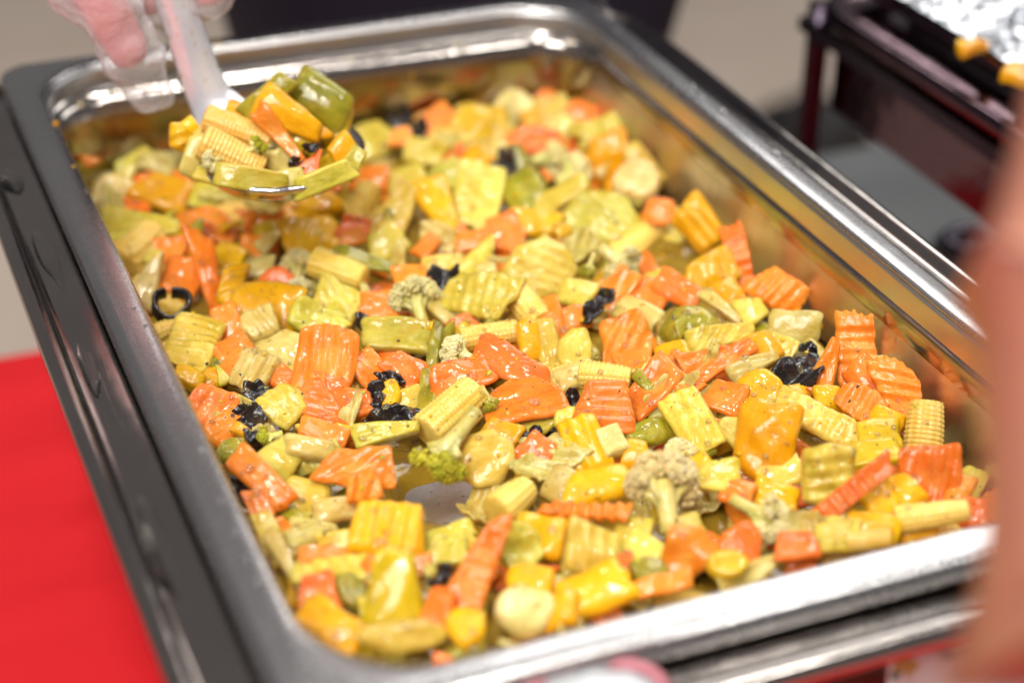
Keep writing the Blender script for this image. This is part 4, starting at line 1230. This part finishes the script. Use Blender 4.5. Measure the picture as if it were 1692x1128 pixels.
# ------------------------------------------------------------------ sauce on the pan floor
def add_sauce():
    n, m = 120, 190
    X, Y = np.meshgrid(np.linspace(24, PW - 24, n), np.linspace(24, PL - 24, m))
    q = at(735, 835, -64)
    d = np.sqrt(((X - q[0]) / 14) ** 2 + ((Y - q[1]) / 13) ** 2)
    far_ = at(690, 745, -62)
    Z = -53.2 - 7.6 * np.exp(-(((X - far_[0]) / 34) ** 2 + ((Y - far_[1]) / 34) ** 2)) - 12 * np.exp(-(d / 1.5) ** 3)
    for k in range(30):
        a = rng.uniform(0, 6.28); w = rng.uniform(5, 25)
        Z += .22 * np.sin((X * math.cos(a) + Y * math.sin(a)) / w * 3 + rng.uniform(0, 6))
    for cx, cy in ((24, 24), (PW - 24, 24), (24, PL - 24), (PW - 24, PL - 24)):
        pass
    v = np.stack([X, Y, Z], -1).reshape(-1, 3)
    keep = np.ones((m, n), bool)
    R = 34
    for cx, sx in ((24 + R, -1), (PW - 24 - R, 1)):
        for cy, sy in ((24 + R, -1), (PL - 24 - R, 1)):
            keep &= ~(((X - cx) * sx > 0) & ((Y - cy) * sy > 0) & (((X - cx) ** 2 + (Y - cy) ** 2) > R * R))
    f = [(j * n + i, j * n + i + 1, (j + 1) * n + i + 1, (j + 1) * n + i) for j in range(m - 1) for i in range(n - 1)
         if keep[j, i] and keep[j, i + 1] and keep[j + 1, i] and keep[j + 1, i + 1]]
    o = link('sauce', mesh_from('sauce', v, f, MAT['sauce']), None, OFF)
    tag(o, 'thin yellow-green sauce with pepper flecks pooled on the pan floor', 'sauce', None, 'stuff')
add_sauce()

# ------------------------------------------------------------------ ladle with its load
LD = 838.0                                   # metres*1000 from the camera to the ladle bowl
LC = at_dist(462, 250, LD)
def add_ladle():
    root = empty('serving_ladle', LC + OFF)
    tag(root, 'shiny steel serving spoon heaped with vegetables, held over the pan', 'ladle')
    # bowl: shallow oval cup, rim level
    a_, b_, dep = 36.0, 40.0, 17.0
    yaw = math.radians(-22)
    def pt(r, t, z):
        x, y = a_ * r * math.cos(t), b_ * r * math.sin(t)
        return (x * math.cos(yaw) - y * math.sin(yaw), x * math.sin(yaw) + y * math.cos(yaw), z)
    rings = []
    ts = np.linspace(0, 2 * math.pi, 64, endpoint=False)
    for r, z in [(1.0, .6), (1.02, .25), (1.015, -.3), (.985, -1.2), (.95, -3.2), (.86, -6.6), (.70, -9.2), (.48, -11.2), (.24, -12.0), (.04, -12.2)]:
        rings.append([pt(r, t, z) for t in ts])
    me = mesh_from('bowl', *loft(rings, True), MAT['chrome'])
    o = link('bowl', me, root)
    s = o.modifiers.new('sheet', 'SOLIDIFY'); s.thickness = 0.0014; s.offset = -1
    rings = [[(p[0], p[1], p[2] + .5 * math.sin(5 * t + r * 9)) for t, p in ((t, pt(r, t, -1.4)) for t in ts)] for r in (.955, .8, .55, .3, .05)]
    link('sauce_pool', mesh_from('sauce_pool', *loft(rings, True), MAT['sauce']), root)
    # handle: broad trough that flares into the bowl, drawn through its own points in space
    def hp(px, py, d):
        return at_dist(px, py, d) - LC
    path = [hp(408, 232, LD + 26), hp(372, 204, LD + 36), hp(346, 165, LD + 38), hp(326, 118, LD + 36), hp(306, 60, LD + 32), hp(288, 4, LD + 28), hp(268, -60, LD + 24), hp(244, -140, LD + 20), hp(218, -230, LD + 16)]
    wid = [19, 14.0, 10, 9.0, 8.8, 8.9, 9.0, 9.2, 8]
    P = np.array(path)
    tt = np.linspace(0, len(P) - 1, 46)
    Pi = np.stack([np.interp(tt, np.arange(len(P)), P[:, k]) for k in range(3)], -1)
    for _ in range(4):
        Pi[1:-1] = (Pi[:-2] + 2 * Pi[1:-1] + Pi[2:]) / 4
    wi = np.interp(tt, np.arange(len(P)), wid)
    V_, nseg = [], 15
    for i in range(len(Pi)):
        d = nrm(Pi[min(i + 1, len(Pi) - 1)] - Pi[max(i - 1, 0)])
        face = nrm(nrm(CAM - LC) + np.array([-.25, 0, .25]))
        sd = nrm(np.cross(d, face)); up = np.cross(sd, d)
        for k in range(nseg):
            u = -1 + 2 * k / (nseg - 1)
            V_.append(Pi[i] + sd * wi[i] * u + up * (-3.4 * (abs(u) ** 2.2) + (0.0)))
    F = [(i * nseg + k, i * nseg + k + 1, (i + 1) * nseg + k + 1, (i + 1) * nseg + k) for i in range(len(Pi) - 1) for k in range(nseg - 1)]
    o = link('handle', mesh_from('handle', V_, F, MAT['satin']), root)
    s = o.modifiers.new('sheet', 'SOLIDIFY'); s.thickness = 0.0016; s.offset = 0
    return Pi
HPATH = add_ladle()
S = lambda x: x / 2.82
def spoon(k, x, y, L, W, ang, dd, sh='R', rip=None, md='m', **kw):
    place(k, S(x), S(y), S(L) * 1.1, S(W) * 1.15, ang, 0, sh, rip, md, dist=LD + dd, where='spoon', **kw)
for row in [
    ('O', 1250, 445, 260, 95, 38, -6, 'R', None, 'c', dict(nm='the narrow olive pepper atop the ladle', t=6, bend=-1, bend_y=-1)), ('O', 1490, 460, 280, 170, -32, 2, 'R', None, 'c', dict(nm='the wide olive pepper atop the ladle', t=5, bend_y=-3)),
    ('M', 1570, 610, 190, 110, 80, 4, 'R', None, 'c', {}), ('Y', 1360, 550, 300, 190, -30, -10, 'W', None, 'c', dict(t=9, nm='the broad yellow pepper atop the ladle')), ('Y', 1470, 610, 160, 120, -20, -6, 'T', None, 'c', {}),
    ('C', 1310, 635, 300, 110, -48, -16, 'W', None, 'c', dict(nm='the carrot strip atop the ladle')), ('C', 1450, 775, 170, 140, 60, -22, 'T', None, 'c', dict(nm='the carrot tip at the ladle rim')),
    ('K', 1110, 605, 310, 120, -20, -8, 'R', None, 'c', dict(nm='the baby corn by the ladle handle')), ('K', 1080, 725, 290, 150, -25, -20, 'R', None, 'c', dict(nm='the thicker baby corn on the ladle')),
    ('Y', 845, 640, 140, 100, 75, -2, 'Q', 20, 'c', {}), ('G', 1160, 830, 350, 105, -9, -34, 'R', None, 'c', dict(nm='the longer chayote stick on the ladle rim')), ('G', 1510, 835, 280, 90, 20, -34, 'R', None, 'c', dict(nm='the shorter chayote stick on the ladle rim')),
    ('X', 900, 720, 210, 100, 75, -10, 'Q', None, 'c', dict(t=4)), ('X', 1310, 760, 170, 130, -60, -14, 'Q', None, 'c', {}), ('Y', 1600, 700, 140, 120, 40, -16, 'Q', None, 'c', {}),
    ('F', 1230, 640, 150, 130, -20, -8, 'R', None, 'c', {}), ('U', 1445, 690, 60, 40, 0, -24, 'R', None, 'c', {}), ('U', 1390, 765, 80, 60, 20, -20, 'R', None, 'c', {}), ('U', 1535, 430, 90, 40, 0, 10, 'R', None, 'c', {}),
    ('S', 1000, 800, 180, 100, -20, -18, 'Q', None, 'm', {}), ('S', 1400, 850, 200, 110, 10, -16, 'Q', None, 'u', {}), ('S', 1200, 760, 200, 120, 10, 0, 'Q', None, 'u', {}), ('M', 1560, 780, 170, 100, 20, -14, 'R', None, 'u', {}),
    ('S', 1250, 690, 260, 160, 0, 10, 'Q', None, 'u', {}), ('B', 1180, 690, 110, 90, 30, -24, 'R', None, 'c', {}), ('S', 960, 640, 150, 120, 40, -4, 'Q', None, 'c', {}),
    ('M', 1420, 680, 150, 90, -40, -6, 'W', None, 'c', {}), ('X', 1340, 830, 160, 90, 10, -30, 'R', None, 'c', {}), ('F', 1010, 740, 130, 110, 200, -26, 'R', None, 'c', {}), ('Y', 880, 590, 110, 80, 30, 0, 'Q', None, 'c', {}), ('G', 1640, 760, 150, 70, 60, -22, 'R', None, 'c', {}), ('Y', 1130, 520, 200, 110, 0, 8, 'Q', None, 'u', {}),
]:
    spoon(*row[:-1], **row[-1])

# ------------------------------------------------------------------ water drops and puddles on the metal, crumbs
def dome_mesh(name, L, W, h, seed, mat, n=28):
    r = np.random.default_rng(seed)
    ph = r.uniform(0, 6, 4)
    rings = []
    for q in (1.0, .97, .9, .78, .6, .35, .08):
        ring = []
        for i in range(n):
            a = 2 * math.pi * i / n
            k = 1 + .10 * math.sin(2 * a + ph[0]) + .08 * math.sin(3 * a + ph[1]) + .05 * math.sin(5 * a + ph[2])
            ring.append((L / 2 * q * k * math.cos(a), W / 2 * q * k * math.sin(a), h * math.sqrt(max(0, 1 - q ** 2))))
        rings.append(ring)
    return mesh_from(name, *loft(rings, True, True), mat)
for i, (px, py, L, W, z, lab) in enumerate([
    (1195, 186, 7, 4.5, .1, 0), (1160, 163, 5.5, 3.6, .1, 0), (1146, 145, 5, 3.2, .1, 0), (1284, 255, 8, 3.0, .1, 0), (995, 8, 5, 4, .1, 0), (1020, 52, 4.5, 3.5, .1, 0), (1008, 20, 4, 3, .1, 0),
    (222, 511, 5, 2.6, .1, 1), (240, 541, 6, 3, .1, 1), (335, 747, 6, 3, .1, 1), (370, 831, 6, 3.5, .1, 1), (392, 884, 6, 3.8, .1, 1), (413, 926, 6, 3.8, .1, 1), (432, 965, 6, 3.8, .1, 1), (143, 317, 4, 3, .1, 1)]):
    P = at(px, py, z)
    o = link('water_drop', dome_mesh('water_drop', L, W, 1.0, i, MAT['water']), None, P + OFF, np.array([[0, -1, 0], [1, 0, 0], [0, 0, 1.0]]))
    tag(o, ('clear water drop on the pan rim facing the foil lined dish', 'clear water drop on the pan rim facing the red cloth')[lab], 'water drop', ('drops on the rim facing the foil dish', 'drops on the rim facing the red cloth')[lab])
for i, (px, py, L, W, lab) in enumerate([(28, 300, 34, 12, 'small clear water puddle on the dark flange near its corner'), (95, 430, 78, 11, 'long clear water puddle on the dark flange beside the fungus ring'),
                                         (262, 900, 70, 10, 'clear water puddle on the dark flange beside the yellow chunk corner'), (150, 610, 44, 7, 'narrow clear water smear on the dark flange between two longer puddles')]):
    P = at(px, py, -12.6)
    P[0] = min(max(P[0], -12.5), -8.0)
    o = link('water_puddle', dome_mesh('water_puddle', L, W, 1.1, 40 + i, MAT['water'], 40), None, P + OFF, np.array([[0, -1, 0], [1, 0, 0], [0, 0, 1.0]]))
    tag(o, lab, 'puddle')
for i, (px, py, z, s, lab) in enumerate([(92, 178 + 26, 0.4, 2.6, 'tiny yellow food crumb on the pan rim closest to the ladle'), (121, 276, 0.4, 1.8, 'tiny pale food crumb on the pan rim above the water puddles'), (360, 74, 0.4, 3.2, 'yellow food crumb on the rim behind the ladle handle')]):
    P = at(px, py, z)
    o = link('food_crumb', slab_mesh('food_crumb', MAT['yellow'], s, s * .8, s * .6, 'Q', 900 + i, rough=.2, n=10), None, P + OFF)
    tag(o, lab, 'crumb')
# food scraps lying on the foil
for i, (px, py, L, W, a) in enumerate([(1609, 78, 20, 6, 10), (1682, 122, 22, 18, 40), (1590, 74, 8, 5, 0)]):
    P = at(px, py, 3)
    n_ = np.array([0, 0, 1.0]); X = np.array([math.cos(math.radians(a)), math.sin(math.radians(a)), 0])
    o = link('food_scrap', slab_mesh('food_scrap', MAT['yellow'], L, W, 6, 'Q', 950 + i, rough=1.0, n=16, bend=-1.5), None, P + OFF, np.stack([X, np.cross(n_, X), n_], 1))
    tag(o, ['ragged yellow food scrap lying on the crumpled foil', 'larger yellow food chunk at the edge of the crumpled foil', 'smallest yellow crumb lying on the crumpled foil'][i], 'food scrap')

# napkin resting on the near flange and a floral cloth on the table
def add_napkin():
    P = at(985, 1168, -6)
    n = 30
    U, V = np.meshgrid(np.linspace(-1, 1, n), np.linspace(-1, 1, n))
    rad = np.maximum(abs(U), abs(V)); a = np.arctan2(V, U)
    k = rad * (1 + .06 * np.sin(3 * a))
    x, y = k * np.cos(a) * 20, k * np.sin(a) * 15
    z = 7 * (1 - rad ** 2.5) + .7 * np.sin(x * .5) * np.cos(y * .6)
    v = np.stack([x, y, z], -1).reshape(-1, 3)
    f = [(j * n + i, j * n + i + 1, (j + 1) * n + i + 1, (j + 1) * n + i) for j in range(n - 1) for i in range(n - 1)]
    root = empty('folded_napkin', P + OFF)
    tag(root, 'crumpled pale paper napkin with a pink edge on the steel flange', 'napkin')
    link('paper', mesh_from('paper', v, f, MAT['white_plastic']), root)
    ring = [(x * 1.0, y, 0) for x, y in [(22 * math.cos(t) * (1 + .06 * math.sin(3 * t)), 17 * math.sin(t) * (1 + .06 * math.sin(3 * t))) for t in np.linspace(0, 6.283, 48)]]
    link('pink_edge', mesh_from('pink_edge', *tube([(p[0], p[1], 1.5) for p in ring], [1.8] * 48, 8), MAT['pink_paper']), root)
add_napkin()
def add_floral():
    n, m = 46, 40
    U, V = np.meshgrid(np.linspace(0, 1, n), np.linspace(0, 1, m))
    X = 192 + 150 * U + 3 * np.sin(V * 7)
    Z = -19 + (TZ + 3 + 19) * V
    Y = -11 + 6 * np.sin(U * 15 + V * 2) * (.3 + .7 * V) - 22 * V ** 2
    v = np.stack([X, Y, Z], -1).reshape(-1, 3)
    f = [(j * n + i, j * n + i + 1, (j + 1) * n + i + 1, (j + 1) * n + i) for j in range(m - 1) for i in range(n - 1)]
    o = link('floral_cloth', mesh_from('floral_cloth', v, f, MAT['floral']), None, OFF)
    s_ = o.modifiers.new('thickness', 'SOLIDIFY'); s_.thickness = 0.0015; s_.offset = 0
    tag(o, 'floral printed cloth tucked under the flange of the vegetable dish', 'cloth')
add_floral()

# ------------------------------------------------------------------ people
def skin_body(name, joints, edges, mat, sub=2, parent=None):
    """one continuous skinned surface; joints: name -> (x, y, z, rx, ry) mm relative to the rim corner"""
    keys = list(joints)
    me = bpy.data.meshes.new(name)
    me.from_pydata([tuple(c * MM for c in joints[k][:3]) for k in keys], [(keys.index(a), keys.index(b)) for a, b in edges], [])
    o = bpy.data.objects.new(name, me)
    coll.objects.link(o)
    o.location = (0, 0, RZ * MM)
    if parent is not None:
        o.parent = parent
        o.location = (0, 0, 0)
    sk = o.modifiers.new('skin', 'SKIN')
    sk.use_smooth_shade = True
    for k, d in zip(keys, me.skin_vertices[0].data):
        j = joints[k]
        d.radius = (j[3] * MM, (j[4] if len(j) > 4 else j[3]) * MM)
    me.skin_vertices[0].data[0].use_root = True
    ss = o.modifiers.new('smooth', 'SUBSURF')
    ss.levels = sub; ss.render_levels = sub
    me.materials.append(mat)
    # the material must survive the skin modifier
    for m_ in (sk,):
        m_.use_smooth_shade = True
    return o

def add_server():
    root = empty('person', (0, 0, RZ))
    tag(root, 'person in dark navy workwear and clear plastic gloves, holding the ladle', 'person')
    bx, by = 375.0, 860.0
    hand = LC + HPATH[30]
    J = {'pelvis': (bx, by, -60, 284, 135), 'waist': (bx, by, 80, 268, 125), 'chest': (bx, by - 5, 270, 165, 110), 'neckb': (bx, by, 420, 70, 65), 'neck': (bx, by, 490, 52, 52),
         'lhip': (bx + 90, by, -140, 90, 90), 'lknee': (bx + 95, by, -520, 62, 62), 'lank': (bx + 95, by + 10, -915, 42, 42), 'ltoe': (bx + 100, by - 130, -945, 36, 30),
         'rhip': (bx - 90, by, -140, 90, 90), 'rknee': (bx - 95, by, -520, 62, 62), 'rank': (bx - 95, by + 10, -915, 42, 42), 'rtoe': (bx - 100, by - 130, -945, 36, 30),
         'lsh': (bx + 190, by, 370, 62, 62), 'lel': (bx + 250, by + 30, 120, 48, 48), 'lwr': (bx + 270, by - 30, -110, 34, 34),
         'rsh': (bx - 190, by - 10, 370, 62, 62), 'rel': (bx - 265, by - 130, 160 + 40, 50, 50), 'rwr': (hand[0] - 8, hand[1] + 105, hand[2] + 70, 36, 36)}
    E_ = [('pelvis', 'waist'), ('waist', 'chest'), ('chest', 'neckb'), ('neckb', 'neck'), ('pelvis', 'lhip'), ('lhip', 'lknee'), ('lknee', 'lank'), ('lank', 'ltoe'),
          ('pelvis', 'rhip'), ('rhip', 'rknee'), ('rknee', 'rank'), ('rank', 'rtoe'), ('chest', 'lsh'), ('lsh', 'lel'), ('lel', 'lwr'), ('chest', 'rsh'), ('rsh', 'rel'), ('rel', 'rwr')]
    skin_body('clothed_body', J, E_, MAT['navy'], 2, root)
    # head with face and hair, above the picture
    hz = 590.0
    rings = []
    for z, rx, ry, dy in [(-110, 38, 42, 5), (-95, 52, 62, -4), (-60, 66, 82, -4), (-20, 74, 94, 0), (30, 78, 98, 4), (70, 72, 90, 8), (100, 50, 62, 10), (115, 12, 14, 10)]:
        rings.append([(bx + rx * math.cos(a), by + dy + ry * math.sin(a) - (14 * math.exp(-((a - 4.712) / .16) ** 2) if -62 < z < 0 else 0), hz + z) for a in np.linspace(0, 6.283, 40, endpoint=False)])
    hd = link('head', mesh_from('head', *loft(rings, True, True), MAT['skin_arm']), root)
    link('hair', balls_mesh('hair', MAT['hair'], [(bx, by + 22, hz + 40)], [100], 3, .01, 3), hd)
    for s in (-1, 1):
        link('ear', balls_mesh('ear', MAT['skin_arm'], [(bx + s * 80, by + 6, hz)], [18], 2, .02, 4), hd)
        link('eye', balls_mesh('eye', MAT['white_plastic'], [(bx + s * 32, by - 88, hz + 4)], [11], 2, 0, 4), hd)
    link('mouth', balls_mesh('mouth', MAT['skin_hand'], [(bx, by - 86, hz - 62)], [16], 2, 0, 4, .4), hd)
    # right hand closed round the ladle handle: palm behind, fingers across it, thumb along it
    hdir = nrm(HPATH[36] - HPATH[24])            # up the handle
    vc = nrm(CAM - hand)
    sd = nrm(np.cross(hdir, vc))                 # to the photograph's right of the handle
    bk = -vc
    def q(u, s, b, r, r2=None):
        p = hand + hdir * u + sd * s + bk * b
        return (*p, r, r2 or r)
    lft = -1 if (proj(hand + sd * 10)[0] > proj(hand)[0]) else 1
    H = {'wrist': q(88, lft * 46, 40, 27, 20), 'palm': q(42, lft * 34, 24, 34, 18), 'palm2': q(14, lft * 26, 14, 30, 15)}
    E2 = [('wrist', 'palm'), ('palm', 'palm2')]
    spec = [('index', -14, 1.0), ('middle', 4, 1.05), ('ring', 22, 1.0), ('little', 40, .85)]
    for nm_, u, k in spec:
        u += 14
        H[nm_ + 'a'] = q(u + 2, lft * 20, 16, 10.5)
        H[nm_ + 'b'] = q(u - 2, lft * -2, 20 * k, 9.5)
        H[nm_ + 'c'] = q(u - 4, lft * -20 * k, 8, 8.8)
        H[nm_ + 'd'] = q(u - 5, lft * -14 * k, -8, 8)
        E2 += [('palm2' if nm_ in ('index', 'middle') else 'palm', nm_ + 'a'), (nm_ + 'a', nm_ + 'b'), (nm_ + 'b', nm_ + 'c'), (nm_ + 'c', nm_ + 'd')]
    H['thumba'] = q(28, lft * 34, 2, 14)
    H['thumbb'] = q(-2, lft * 30, 0, 12)
    H['thumbc'] = q(-30, lft * 25, 0, 9.5)
    E2 += [('palm', 'thumba'), ('thumba', 'thumbb'), ('thumbb', 'thumbc')]
    skin_body('hand', H, E2, MAT['skin_hand'], 2, root)
    # loose clear glove round it, its empty tip drooping past the fingers
    G = {}
    for k, j in H.items():
        G[k] = (*j[:3], j[3] + 3.0, j[4] + 3.0)
    G['thumbd'] = (*(hand + hdir * -52 + sd * lft * 21 + bk * 10), 7.5, 4)
    G['indexe'] = q(-22, lft * 6, 22, 8, 5)
    g = skin_body('plastic_glove', G, E2 + [('thumbc', 'thumbd')] + [('indexb', 'indexe')], MAT['film'], 3, root)
    tx = bpy.data.textures.new('crinkle', 'CLOUDS')
    tx.noise_scale = 0.013
    tx.noise_depth = 3
    dm = g.modifiers.new('crinkle', 'DISPLACE')
    dm.texture = tx
    dm.strength = 0.011
    dm.mid_level = 0.35
    dm.texture_coords = 'GLOBAL'
add_server()

def add_guest():
    # bare bent arm of a guest reaching past the dish, close to the camera
    root = empty('person', (0, 0, RZ))
    tag(root, 'bare forearm of a guest reaching in beside the pan', 'person')
    def p(px, py, d, r, r2=None):
        return (*at_dist(px, py, d), r, r2 or r)
    J = {'elbow': p(1896, 770, 400, 39, 36), 'mid': p(1916, 520, 405, 38, 37), 'upper': p(2010, 200, 415, 43, 42), 'shoulder': p(2250, -420, 440, 56, 56), 'fore': p(1935, 960, 395, 38, 35), 'fore2': p(2040, 1180, 390, 33, 30), 'wrist': p(2190, 1450, 385, 25, 20), 'palm': p(2270, 1640, 380, 30, 14),
         }
    E_ = [('elbow', 'mid'), ('mid', 'upper'), ('upper', 'shoulder'), ('elbow', 'fore'), ('fore', 'fore2'), ('fore2', 'wrist'), ('wrist', 'palm')]
    for k in range(4):
        dx = (-70 + k * 50)
        J['f%da' % k] = p(2275 + dx, 1800, 372, 9)
        J['f%db' % k] = p(2275 + dx * 1.15, 1960 - abs(k - 1.5) * 20, 368, 8)
        J['f%dc' % k] = p(2270 + dx * 1.15, 2080 - abs(k - 1.5) * 40, 370, 7)
        E_ += [('palm', 'f%da' % k), ('f%da' % k, 'f%db' % k), ('f%db' % k, 'f%dc' % k)]
    J['ta'] = p(2170, 1640, 375, 12); J['tb'] = p(2110, 1760, 371, 10); J['tc'] = p(2100, 1850, 371, 8)
    E_ += [('palm', 'ta'), ('ta', 'tb'), ('tb', 'tc')]
    skin_body('arm', J, E_, MAT['skin_arm'], 2, root)
add_guest()

# ------------------------------------------------------------------ labels that single each piece out
GROUP = {'pan': 'pieces on top in the pan', 'under': 'pieces half buried in the pan', 'spoon': 'pieces heaped on the ladle'}
marks = [p for p in pieces if p['nm']]
used = {}
for kname in KIND:
    grp = [p for p in pieces if p['kind'] == kname]
    if not grp:
        continue
    ar = sorted(p['area'] for p in grp if p['where'] == 'pan') or [1]
    lo, hi = ar[int(len(ar) * .33)], ar[int(len(ar) * .67)]
    name, colw, noun, cat, mk, th = KIND[kname]
    for p in grp:
        size = 'large' if p['area'] > hi else ('small' if p['area'] < lo else 'medium')
        shp = '' if kname in 'KFBU' else SHW[p['shape']] + ' '
        rp = 'crinkle-cut ' if p['rip'] else ''
        if p['where'] == 'pan' and p['asp'] > 2.2:
            shp = 'long '
        o = p['o']
        if p['nm']:
            txt = p['nm']
            lab = txt[4:] if txt.startswith('the ') else txt
            if cat not in lab and noun.split()[0] not in lab:
                lab += ', ' + noun
            if len(lab.split()) < 4:
                lab += ' among the mixed vegetables'
        elif p['where'] == 'spoon':
            ds = sorted([m for m in marks if m['where'] == 'spoon'], key=lambda m: np.linalg.norm(m['P'] - p['P']))
            lab = f"{size} {shp}{noun} beside {ds[0]['nm']}"
        else:
            ds = sorted([m for m in marks if m['where'] == 'pan'], key=lambda m: np.linalg.norm(m['P'][:2] - p['P'][:2]))
            rel = 'half buried by' if p['where'] == 'under' else 'beside'
            lab = f"{size} {shp}{rp}{colw} {noun} {rel} {ds[0]['nm']}"
            if lab in used and p['where'] == 'pan':
                lab = f"{size} {rp}{noun} between {ds[0]['nm']} and {ds[1]['nm']}"
            w = lab.split()
            if len(w) > 16:
                lab = f"{size} {rp}{colw.split()[0]} {noun} {rel} {ds[0]['nm']}"
        if len(lab.split()) > 16:
            lab = f"{size} {noun} beside {ds[0]['nm']}"
        used.setdefault(lab, []).append(o)
        gname = {'C': 'carrot slices', 'S': 'squash slices', 'G': 'chayote chunks', 'X': 'onion pieces', 'Y': 'yellow pepper chunks', 'M': 'mustard pepper pieces', 'O': 'green pepper pieces',
                 'K': 'baby corn segments', 'F': 'cauliflower florets', 'B': 'broccoli florets', 'P': 'cauliflower stem chunks', 'U': 'black fungus curls', 'L': 'cabbage leaves'}[kname]
        tag(o, lab, cat, gname + {'pan': ' in the pan', 'under': ' half buried in the pan', 'spoon': ' on the ladle'}[p['where']])

# ------------------------------------------------------------------ pepper flecks and green crumbs sprinkled over the food
bpy.context.view_layer.update()
def sprinkle(name, n, size, mat, label, cat, seed, flat=.5):
    r = np.random.default_rng(seed)
    dg = bpy.context.evaluated_depsgraph_get()
    v0, f0 = ico(2 if flat < .5 else 1)
    V_, F, k = [], [], 0
    for _ in range(n * 3):
        if k >= n:
            break
        x, y = r.uniform(24, PW - 24), r.uniform(24, PL - 24)
        ok, loc, nor, fi, ob, mw = scene.ray_cast(dg, Vector((x * MM, y * MM, (RZ - 2) * MM)), Vector((0, 0, -1)))
        if not ok or loc.z < (RZ - 66) * MM or ob.name.startswith(('rim', 'well', 'water', 'bowl')):
            continue
        q = size * r.lognormal(0, .45)
        d = v0 * (1 + r.normal(0, .25 if flat >= .5 else .0, (len(v0), 1))) * np.array([q * r.uniform(.7, 1.6), q, q * flat])
        nn = np.array(nor[:]); t = nrm(np.cross(nn, r.normal(0, 1, 3))); B = np.stack([t, np.cross(nn, t), nn], 1)
        V_.append(d @ B.T + np.array(loc[:]) / MM - OFF + nn * q * .2)
        F.append(f0 + k * len(v0)); k += 1
    o = link(name, mesh_from(name, np.concatenate(V_), np.concatenate(F), mat), None, OFF)
    tag(o, label, cat, None, 'stuff')
m_, nt_, b_ = mat_new('ground_pepper')
b_.inputs['Base Color'].default_value = (0.025, 0.016, 0.008, 1)
b_.inputs['Roughness'].default_value = 0.35
sprinkle('pepper_flecks', 900, .28, m_, 'tiny dark ground pepper flecks scattered over the vegetables', 'pepper', 5)
sprinkle('herb_crumbs', 330, .55, MAT['broc'], 'tiny green broccoli crumbs scattered over the vegetables', 'crumbs', 6)
sprinkle('yellow_crumbs', 300, .6, MAT['yellow'], 'tiny soft yellow crumbs scattered over the vegetables', 'crumbs', 8)
mb, ntb, bb = mat_new('glint_beads')  # clear beads added over the food so that each catches a lamp glint
bb.inputs['Base Color'].default_value = (0.95, 0.86, 0.55, 1)
bb.inputs['Roughness'].default_value = 0.03
bb.inputs['Transmission Weight'].default_value = 0.92
bb.inputs['IOR'].default_value = 1.37
sprinkle('glint_beads', 1300, .8, mb, 'tiny clear beads added all over the vegetables for sparkle', 'sauce', 11, .45)
